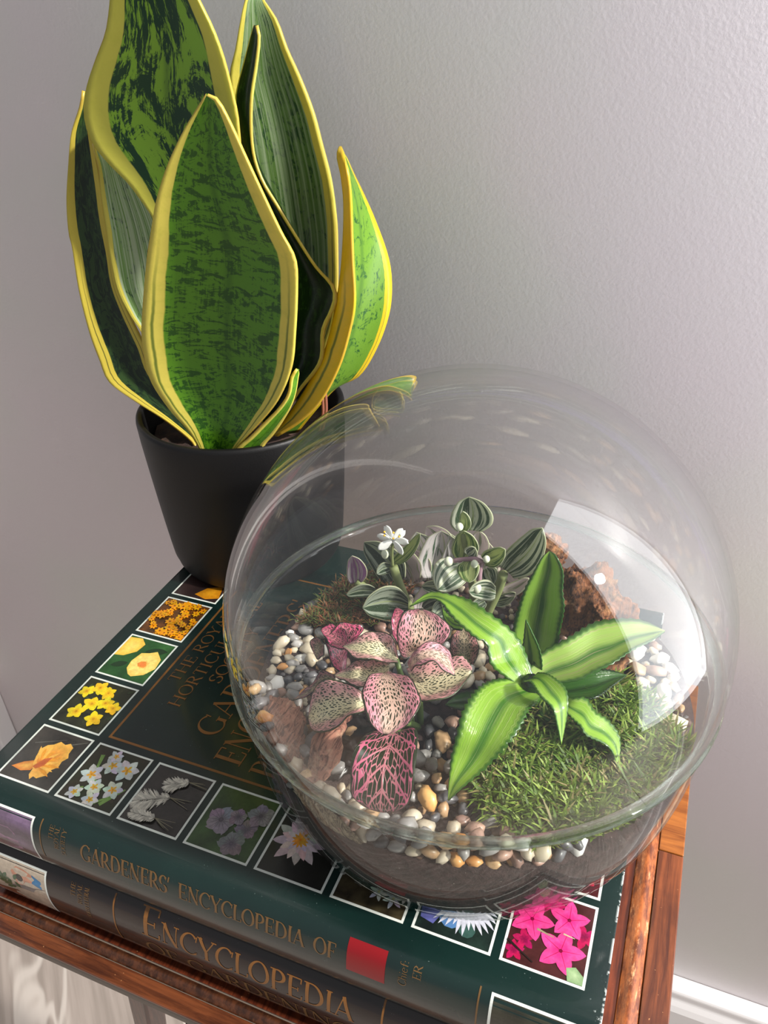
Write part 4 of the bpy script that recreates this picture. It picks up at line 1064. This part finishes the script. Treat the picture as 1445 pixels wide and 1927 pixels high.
# upright back leaf
small_leaf(cry, edge([(560, 700), (500, 600), (500, 540), (520, 460), (560, 340), (610, 240), (660, 150)], k3), edge([(690, 690), (745, 640), (762, 560), (785, 430), (776, 340), (780, 230), (742, 140)], k3), k3(704, 112), (84, 96), m_crypt('upright striped leaf', lin(56, 116, 30), lin(160, 206, 78), CC, 9, .3), .14, 'Y', .5)
# long leaf to the upper left
small_leaf(cry, edge([(520, 870), (430, 800), (372, 740), (350, 640), (290, 610), (220, 540), (150, 470), (90, 405), (20, 385)], k3), edge([(620, 840), (575, 720), (545, 640), (500, 570), (430, 510), (330, 455), (230, 385), (120, 350), (20, 350)], k3), (771, 1141), (74, 86, 92, 92, 86), MC[0], .12, 'z', .9, wave=.9)
small_leaf(cry, edge([(230, 500), (170, 500), (120, 460)], k3), edge([(210, 560), (160, 550), (110, 500)], k3), k3(95, 425), (84, 84), MC[1], .1, 'z', .4, 16, 7)
# small upright centre
small_leaf(cry, edge([(540, 850), (520, 815), (532, 740), (556, 640)], k3), edge([(630, 850), (660, 785), (650, 680), (604, 570)], k3), k3(570, 502), (66, 70), MC[3], .18, 'Y', .35, 26)
# broad right leaf
small_leaf(cry, edge([(560, 820), (660, 690)], k3)+edge([(100, 420), (300, 300), (450, 268), (600, 262), (720, 288)], k5), edge([(640, 890), (760, 860)], k3)+edge([(220, 712), (330, 650), (450, 592), (600, 492), (740, 425)], k5), k5(846, 352), (72, 78, 80, 78), MC[3], .14, 'z', .9)
# lower right dark leaf
small_leaf(cry, edge([(680, 850), (800, 838), (960, 786), (1050, 788)], k3), edge([(760, 960), (850, 950), (960, 940), (1050, 880)], k3), k3(1140, 816), (68, 70, 68), MC[2], .12, 'z', .9, label='darker green leaf')
# front centre drooping
small_leaf(cry, edge([(560, 850), (600, 852), (650, 930), (720, 1000), (745, 1090)], k3), edge([(640, 800), (700, 812), (780, 872), (806, 940), (800, 1050)], k3), k3(770, 1204), (78, 84, 86, 82, 74), MC[0], .12, 'z', .4)
# right lower leaf
small_leaf(cry, edge([(560, 215), (620, 255), (680, 318), (705, 360), (785, 392), (828, 440)], k4), edge([(580, 150), (640, 190), (702, 188), (745, 245), (805, 292), (862, 380)], k4), k4(850, 515), (70, 74, 72, 68, 62), MC[0], .12, 'z', .9, wave=.5)
# big front left
small_leaf(cry, edge([(400, 90), (270, 100), (202, 140), (132, 250), (102, 350), (76, 450), (62, 560)], k4), edge([(500, 180), (470, 210), (430, 240), (398, 300), (332, 400), (262, 480), (126, 600)], k4), k4(58, 664), (74, 80, 82, 78, 70, 64), MC[0], .12, 'z',  1.0, wave=.5, m_=46)
# short shaded ones
small_leaf(cry, edge([(300, 150), (180, 145), (100, 165)], k4), edge([(300, 240), (190, 245), (100, 235)], k4), k4(44, 215), (64, 66), MC[2], .1, 'z', .4, 22, label='dark shaded leaf')
small_leaf(cry, edge([(480, 200), (480, 250), (510, 285)], k4), edge([(600, 200), (590, 260), (575, 295)], k4), k4(548, 305), (66, 66), MC[2], .1, 'z', .4, 18, label='dark shaded leaf')
v, f = tube([P(1002, 1330, z=54), P(1002, 1300, z=64), P(1000, 1285, z=76)], [5, 6, 3.4], 10); obj('stem', v, f, MC[2], cry)

# ---- pink-veined nerve plant
def m_fit(name, base, vein, cream, thick_, sc=9, seed=0, cen=.5):
    t = NT(name); uv = t.n('UVMap').outputs[0]; sep = t.n('SeparateXYZ', {0: uv}); u, v_ = sep.outputs[0], sep.outputs[1]
    a_ = t.math('ABSOLUTE', t.math('SUBTRACT', u, .5))
    # side veins sweep forward from the midrib
    sl = t.math('SUBTRACT', v_, t.math('MULTIPLY', a_, .55)); cmb = t.n('CombineXYZ', {0: a_, 1: sl})
    wob = t.noise(uv, 5, 2).outputs['Color']
    vv = t.n('VectorMath', {0: cmb.outputs[0], 1: t.n('VectorMath', {0: wob, 'Scale': .05}, operation='SCALE').outputs[0]}, operation='ADD')
    vo = t.n('TexVoronoi', {'Scale': sc, 'Randomness': .85}, feature='DISTANCE_TO_EDGE'); t.set(vo.inputs['Vector'], t.scale(vv.outputs[0], (1.9, 1.15, 1), (seed, seed*.7, 0)))
    vn = t.math('SUBTRACT', 1.0, t.ss(vo.outputs['Distance'], thick_*.6, thick_))
    sv_ = t.n('TexWave', {'Scale': 1.6, 'Distortion': .6}, bands_direction='Y'); t.set(sv_.inputs['Vector'], cmb.outputs[0])
    mv = t.math('SUBTRACT', 1.0, t.ss(a_, .008, .022)); major = t.ss(sv_.outputs['Fac'], .93, .99)
    fac = t.math('MAXIMUM', vn, t.math('MAXIMUM', mv, major))
    cr_ = t.math('MULTIPLY', t.math('SUBTRACT', 1.0, t.ss(t.math('ADD', a_, t.math('MULTIPLY', t.noise(uv, 6, 3).outputs[0], .2)), .2, .48)), cen)
    vc = t.mix(cr_, vein, cream)
    c = t.mix(fac, base, vc)
    ed = t.math('MAXIMUM', t.ss(a_, .462, .482), t.ss(v_, .965, .985)); c = t.mix(ed, c, base)
    t.bump(fac, .5, .0006)
    return leafy(t, c, .3, .25, coat=.25)
DG = lin(34, 50, 28)
MF = {'net': m_fit('netted green leaf', DG, lin(214, 112, 142), lin(226, 170, 158), .085, 8, 1, .4), 'pink': m_fit('pink veined leaf', lin(60, 62, 42), lin(236, 160, 174), lin(238, 214, 184), .21, 12, 2, .7),
      'cream': m_fit('cream veined leaf', lin(62, 70, 42), lin(234, 172, 172), lin(240, 230, 190), .23, 13, 4, 1.0), 'dusk': m_fit('olive veined leaf', lin(44, 50, 34), lin(190, 128, 130), lin(176, 166, 132), .15, 11, 6, .8),
      'hot': m_fit('rose veined leaf', lin(54, 46, 36), lin(216, 92, 132), lin(214, 150, 150), .17, 10, 8, .5)}
f2 = cr(460, 1120, 3.2841)
fb = P(765, 1345, z=58)
fit = thing('nerve_plant', tuple(fb), 'low plant with pink and cream veined oval leaves, left of the striped plant', 'plant')
def fl_(L_, R_, tip, d, m__, b=.14, **kw): return small_leaf(fit, edge(L_, f2), edge(R_, f2), f2(*tip), d, MF[m__], b, thick=.4, wave=.8, **kw)
fl_([(985, 385), (955, 340), (940, 250), (948, 170), (1000, 100)], [(1040, 360), (1130, 300), (1240, 300), (1278, 200), (1200, 125)], (1092, 82), (84, 98, 102), 'pink')
fl_([(960, 330), (920, 250), (905, 170), (915, 110)], [(985, 320), (975, 240), (960, 160), (985, 100)], (940, 74), (82, 92), 'hot', m_=26)
fl_([(948, 390), (925, 285), (862, 222), (780, 226), (690, 272)], [(945, 420), (850, 408), (760, 402), (690, 385), (640, 352)], (608, 318), (84, 92, 92, 86), 'cream')
fl_([(600, 480), (545, 440), (515, 340), (500, 270)], [(625, 470), (640, 340), (690, 260), (738, 195)], (600, 168), (70, 78, 84), 'hot')
fl_([(620, 330), (560, 330), (510, 280)], [(640, 290), (620, 220), (540, 180)], (472, 212), (84, 82), 'hot', m_=26)
fl_([(892, 400), (780, 393), (700, 408), (630, 448)], [(895, 480), (760, 562), (660, 545), (600, 525)], (555, 498), (82, 84, 78), 'cream')
fl_([(735, 610), (690, 575), (600, 525), (500, 528), (430, 575)], [(738, 715), (650, 748), (585, 805), (500, 835), (430, 850)], (395, 760), (80, 84, 80, 70), 'cream')
fl_([(560, 560), (500, 540), (440, 600)], [(560, 490), (480, 470), (400, 560)], (300, 650), (70, 66), 'dusk', m_=24)
fl_([(1010, 420), (1060, 330), (1150, 293), (1260, 330)], [(1030, 470), (1080, 425), (1160, 412), (1220, 455)], (1300, 498), (92, 100, 98, 92), 'pink')
fl_([(1000, 450), (1100, 420), (1230, 390), (1340, 372), (1400, 430)], [(1040, 520), (1085, 650), (1190, 655), (1300, 600), (1370, 530)], (1405, 474), (84, 88, 90, 88), 'cream')
fl_([(840, 480), (760, 510), (724, 600), (745, 700), (785, 800)], [(900, 480), (1000, 500), (1070, 580), (1090, 670), (1010, 800)], (868, 864), (88, 96, 98, 92), 'pink')
fl_([(900, 850), (780, 840), (700, 930), (660, 1020), (655, 1130), (662, 1240), (745, 1310)], [(965, 840), (1060, 830), (1066, 940), (1052, 1080), (1042, 1190), (1012, 1280), (950, 1325)], (860, 1338), (80, 88, 86, 78, 70), 'net', label='dark green leaf with a net of pink veins')
fl_([(1300, 430), (1270, 330), (1290, 240)], [(1420, 420), (1450, 330), (1420, 240)], (1350, 190), (76, 78), 'dusk', m_=26)
fl_([(485, 300), (440, 250), (405, 300)], [(490, 300), (492, 350), (480, 380)], (450, 396), (64, 60), 'dusk', m_=20, n_=7, label='plain dark green leaf')
STG = plain('mossy green stem', lin(96, 120, 62), .5)
for a_, b_, z0, z1 in (((775, 1370), (760, 1290), 56, 84), ((775, 1370), (745, 1240), 56, 84), ((790, 1360), (790, 1270), 56, 84), ((770, 1372), (700, 1330), 56, 78), ((785, 1368), (735, 1385), 56, 82)):
    p0, p1 = P(*a_, z=z0), P(*b_, z=z1); v, f = tube(resample(catm([p0, (p0+p1)/2+Vector((0, 0, 4)), p1], 6), 8), [1.5, 1.4, 1.3, 1.2, 1.1, 1.1, 1, 1], 7); obj('stem', v, f, STG, fit)

# ---- striped inch plant
def m_trad(name, green, pale, freq, duty, seed=0, back=False):
    t = NT(name); uv = t.n('UVMap').outputs[0]; sep = t.n('SeparateXYZ', {0: uv}); u, v_ = sep.outputs[0], sep.outputs[1]
    n0 = t.noise(t.scale(uv, (0.6, .5, 1), (seed, 0, 0)), 1, 2).outputs[0]
    cmb = t.n('CombineXYZ', {0: t.math('MULTIPLY', u, freq), 1: t.math('MULTIPLY', v_, .7), 2: seed})
    n1 = t.noise(cmb.outputs[0], 1, 5, .6).outputs[0]
    c = t.mix(t.ss(n1, duty-.025, duty+.025), pale, green)
    n2 = t.noise(t.scale(uv, (60, 60, 1)), 1, 3).outputs[0]; c = t.mix(t.math('MULTIPLY', t.ss(n2, .64, .68), .55), c, lin(226, 228, 210))
    mid = t.math('SUBTRACT', 1.0, t.ss(t.math('ABSOLUTE', t.math('SUBTRACT', u, .5)), .01, .03)); c = t.mix(t.math('MULTIPLY', mid, .6), c, lin(190, 204, 140))
    ed = t.ss(t.math('ABSOLUTE', t.math('SUBTRACT', u, .5)), .46, .485); c = t.mix(ed, c, lin(206, 210, 176))
    t.bump(n1, .3, .0005)
    return leafy(t, c, .38, .42)
MT = {'g': m_trad('green striped small leaf', lin(74, 100, 68), lin(216, 220, 200), 13, .51, 1), 'w': m_trad('white striped small leaf', lin(84, 116, 84), lin(246, 240, 240), 9, .53, 4), 'p': m_trad('mauve striped leaf', lin(104, 124, 96), lin(238, 224, 228), 11, .57, 7),
      'd': m_trad('dark striped leaf', lin(60, 80, 56), lin(176, 186, 168), 10, .48, 9), 'v': m_trad('violet bract', lin(172, 126, 172), lin(206, 196, 200), 7, .5, 12), 'y': m_trad('lime striped bract', lin(84, 120, 52), lin(200, 212, 142), 9, .5, 14)}
tcr = cr(620, 900, 3.2841)
tb_ = P(860, 1190, z=56)
trad = thing('inch_plant', tuple(tb_), 'silvery white and green striped flowering plant at the back of the bowl', 'plant')
def ell(base, tip, wd, Y, m__, bend=.08, sharp=.5, b=.14, n_=6, **kw):
    bx, by = tcr(*base); tx, ty = tcr(*tip); w_ = wd/3.2841; dx, dy = tx-bx, ty-by; L_ = math.hypot(dx, dy); nx, ny = -dy/L_, dx/L_
    Ls, Rs = [], []
    for i in range(n_):
        t = (i+.25)/n_; e = math.sin(math.pi*min(.999, t**(.66+.1*sharp)*.97+.02))**.55*w_/2*1.3; o_ = bend*L_*math.sin(math.pi*t)
        c_ = (bx+dx*t+nx*o_, by+dy*t+ny*o_); Ls.append((c_[0]-nx*e, c_[1]-ny*e)); Rs.append((c_[0]+nx*e, c_[1]+ny*e))
    return small_leaf(trad, Ls, Rs, (tx, ty), Y, MT[m__], b, 'Y', 0, 26, 11, .4, **kw)
for a_ in [((720, 470), (600, 300), 120, (122, 126), 'p'), ((660, 640), (690, 325), 235, (116, 124), 'w'), ((560, 650), (455, 430), 150, (118, 124), 'p'), ((430, 660), (215, 395), 150, (112, 120), 'd'), ((790, 640), (740, 340), 90, (118, 124), 'w'),
           ((600, 650), (535, 335), 170, (120, 125), 'w'), ((750, 650), (800, 345), 170, (118, 124), 'w'), ((520, 660), (340, 420), 150, (116, 122), 'p'), ((900, 640), (985, 400), 130, (116, 120), 'p'), ((1080, 590), (1315, 308), 165, (104, 98), 'g'), ((860, 340), (862, 116), 205, (108, 112), 'g'), ((905, 480), (925, 325), 95, (114, 114), 'p'), ((822, 500), (830, 325), 128, (103, 101), 'y'), ((945, 512), (1085, 440), 92, (98, 94), 'y'),
           ((815, 540), (665, 690), 165, (104, 92), 'g'), ((868, 510), (862, 645), 108, (96, 90), 'y'), ((1030, 710), (860, 700), 100, (96, 88), 'g'), ((960, 560), (1010, 660), 110, (106, 104), 'g'), ((1060, 710), (1232, 618), 66, (108, 108), 'p'), ((1010, 770), (1150, 708), 60, (108, 108), 'd'),
           ((490, 795), (205, 800), 170, (96, 84), 'd'), ((560, 830), (610, 665), 115, (104, 108), 'p'), ((700, 700), (570, 668), 70, (104, 104), 'g'), ((585, 825), (690, 760), 100, (98, 94), 'd'), ((960, 760), (880, 830), 60, (102, 98), 'd'), ((1110, 560), (1200, 640), 90, (116, 116), 'p'),
           ((165, 655), (140, 480), 98, (98, 96), 'v'), ((290, 700), (105, 722), 62, (98, 94), 'd'), ((385, 530), (560, 340), 60, (104, 102), 'y'), ((380, 545), (292, 590), 56, (102, 98), 'd'), ((828, 330), (825, 205), 58, (102, 100), 'y'), ((850, 480), (900, 430), 70, (98, 98), 'g'), ((740, 790), (640, 860), 90, (96, 90), 'd'),
           ((420, 640), (300, 560), 120, (116, 118), 'd'), ((880, 880), (760, 870), 80, (96, 92), 'g')]:
    ell(*a_)
STM = plain('hairy olive stem', lin(128, 138, 88), .6); STP = plain('mauve stem', lin(150, 118, 128), .6)
def stem(parent, pts, Y, r, mat, name='stem'):
    ps = [P(*tcr(*p_), Y=y_) for p_, y_ in zip(pts, Y)]; v, f = tube(resample(catm(ps, 8), 14), r, 8); return obj(name, v, f, mat, parent)
stem(trad, [(395, 545), (430, 650), (490, 790), (520, 880)], (102, 102, 102, 104), 1.9, STM)
stem(trad, [(1075, 590), (1040, 690), (990, 800), (960, 880)], (104, 106, 106, 106), 2.0, STM)
stem(trad, [(825, 330), (850, 480), (880, 640), (900, 860)], (103, 106, 108, 108), 1.6, STM)
stem(trad, [(165, 640), (220, 670), (290, 730), (360, 800)], (98, 99, 100, 102), 1.5, STM)
stem(trad, [(770, 510), (850, 500), (905, 500), (945, 520)], (97, 97, 97, 98), 1.0, STP)
stem(trad, [(945, 520), (930, 570), (925, 660)], (98, 96, 94), 1.0, STP)
CREAMB = plain('cream bud', lin(226, 232, 206), .4); PETW = plain('white petal', lin(244, 246, 242), .45); ANT = plain('yellow anther', lin(236, 180, 40), .5)
for (x, y), Y, r, e in (((343, 468), 100, 2.6, 1.25), ((895, 530), 94, 2.3, 1.1), ((910, 678), 92, 3.0, 1.2), ((803, 300), 100, 2.5, 1), ((735, 515), 96, 3.0, 1.0), ((970, 500), 93, 2.2, 1), ((440, 350), 101, .9, 1)):
    c_ = P(*tcr(x, y), Y=Y); obj('bud', [(c_.x+r*a*.62, c_.y+r*b*.62, c_.z+r*.72*e*c) for a, b, c in IV], IF, CREAMB, trad)
fc = P(*tcr(392, 385), Y=100)
for k in range(6):
    a_ = k*math.pi/3; d_ = Vector((math.cos(a_), .3*math.sin(a_), .55*math.sin(a_)+.15)).normalized(); s2 = d_.cross(Vector((0, 1, 0.2))).normalized()
    rw = [[fc+d_*t_*7-s2*w_, fc+d_*t_*7+Vector((0, -.4, -.4)), fc+d_*t_*7+s2*w_] for t_, w_ in ((.05, .5), (.4, 1.7), (.75, 1.9), (.98, .7))]
    v, f, uv = loft(rw, 10, 7); q = obj('petal', v, f, PETW, trad, uvs=uv); solid(q, .25)
for k in range(5):
    a_ = k*1.25; e_ = fc+Vector((math.cos(a_)*3.5, -2, 4+math.sin(a_)*1.5)); v, f = tube([fc, e_], .18, 4); obj('filament', v, f, PETW, trad)
    obj('anther', [(e_.x+.55*a, e_.y+.55*b, e_.z+.5*c) for a, b, c in OV], OF_, ANT, trad)
stem(trad, [(390, 400), (385, 470), (390, 540)], (100, 101, 102), .7, STM)

# ------------------------------------------------------------------ keep the pebbles the view shows (nearest 300), name each by look and place
bpy.context.view_layer.update()
dg = bpy.context.evaluated_depsgraph_get()
GLASS = {'glass_bowl', 'dome_shell', 'rim'}
def seen(q, c, r):
    hits = 0
    for k in range(14):
        an = k*2.4; rr = r*.85*math.sqrt((k+.5)/14)
        tgt = c+(R0*math.cos(an)+R1*math.sin(an))*rr; o_ = CAM.copy(); d_ = (tgt-CAM).normalized()
        for hop in range(12):
            ok, loc, nrm, idx, ob, mt = scn.ray_cast(dg, o_*S, d_)
            if not ok: break
            if ob.name.split('.')[0] in GLASS: o_ = loc/S+d_*.02; continue
            if ob.name == q.name: hits += 1
            break
    return hits
vis = []
for e in PEBS:
    h = seen(e[0], Vector(e[3:6]), e[6]); vis.append((h*e[6]*e[6], e))
vis.sort(key=lambda t_: -t_[0])
keep = [e for h, e in vis[:298] if h > 0]
ids = {e[0].name for e in keep}
for h, e in vis:
    if e[0].name not in ids: D.objects.remove(e[0])
def px_of(x, y, z):
    d = Vector((x, y, z))-CAM; return CX+F_PX*d.dot(R0)/d.dot(R2), CY+F_PX*d.dot(R1)/d.dot(R2)
ORD = ['leftmost', 'second from left', 'third from left', 'fourth from left', 'fifth from left', 'sixth from left', 'seventh from left', 'eighth from left', 'ninth from left', 'tenth from left']
from collections import defaultdict
grp = defaultdict(list)
for e in keep:
    q, colr, zn, x, y, z, r = e
    px, py = px_of(x, y, z)
    if z > 52 and y < GY-30 and math.hypot(x-GX, y-GY) > bowl_r(z)-2.6-r*1.4 and zn == 'front' and z < 61:
        place = 'under the front rim against the glass, left half' if px < 790 else 'under the front rim against the glass, right half'
    elif zn == 'left': place = 'on the left gravel near the back glass' if py < 1195 else 'in the middle of the left gravel' if py < 1260 else 'on the left gravel near the pinkish driftwood'
    elif zn == 'right': place = 'on the right gravel beside the striped leaf tip' if py < 1230 else 'in the middle of the right gravel' if py < 1300 else 'on the right gravel beside the moss edge'
    elif zn == 'front': place = 'in front of the netted leaf, left of it' if px < 680 else 'below the netted pink-veined leaf' if px < 790 else 'between netted leaf and moss'if py > 1440 else 'in the shade between the two leafy plants'
    else: place = 'at the back of the bowl beside the cork bark' if px > 950 else 'at the back of the bowl near the brown moss'
    size = 'large' if r > 3.25 else 'small' if r < 2.5 else 'medium'
    grp[(size, colr, place)].append((px, q))
for (size, colr, place), L_ in grp.items():
    L_.sort(key=lambda t_: t_[0])
    for i, (px, q) in enumerate(L_):
        nm = '%s %s pebble %s' % (size, colr, place)
        if len(L_) > 1: nm = '%s %s pebble %s, %s' % (size, colr, place, ORD[i] if i < 10 else 'near its right end')
        tag(q, nm, 'pebble', 'pebbles of the gravel in the glass bowl')
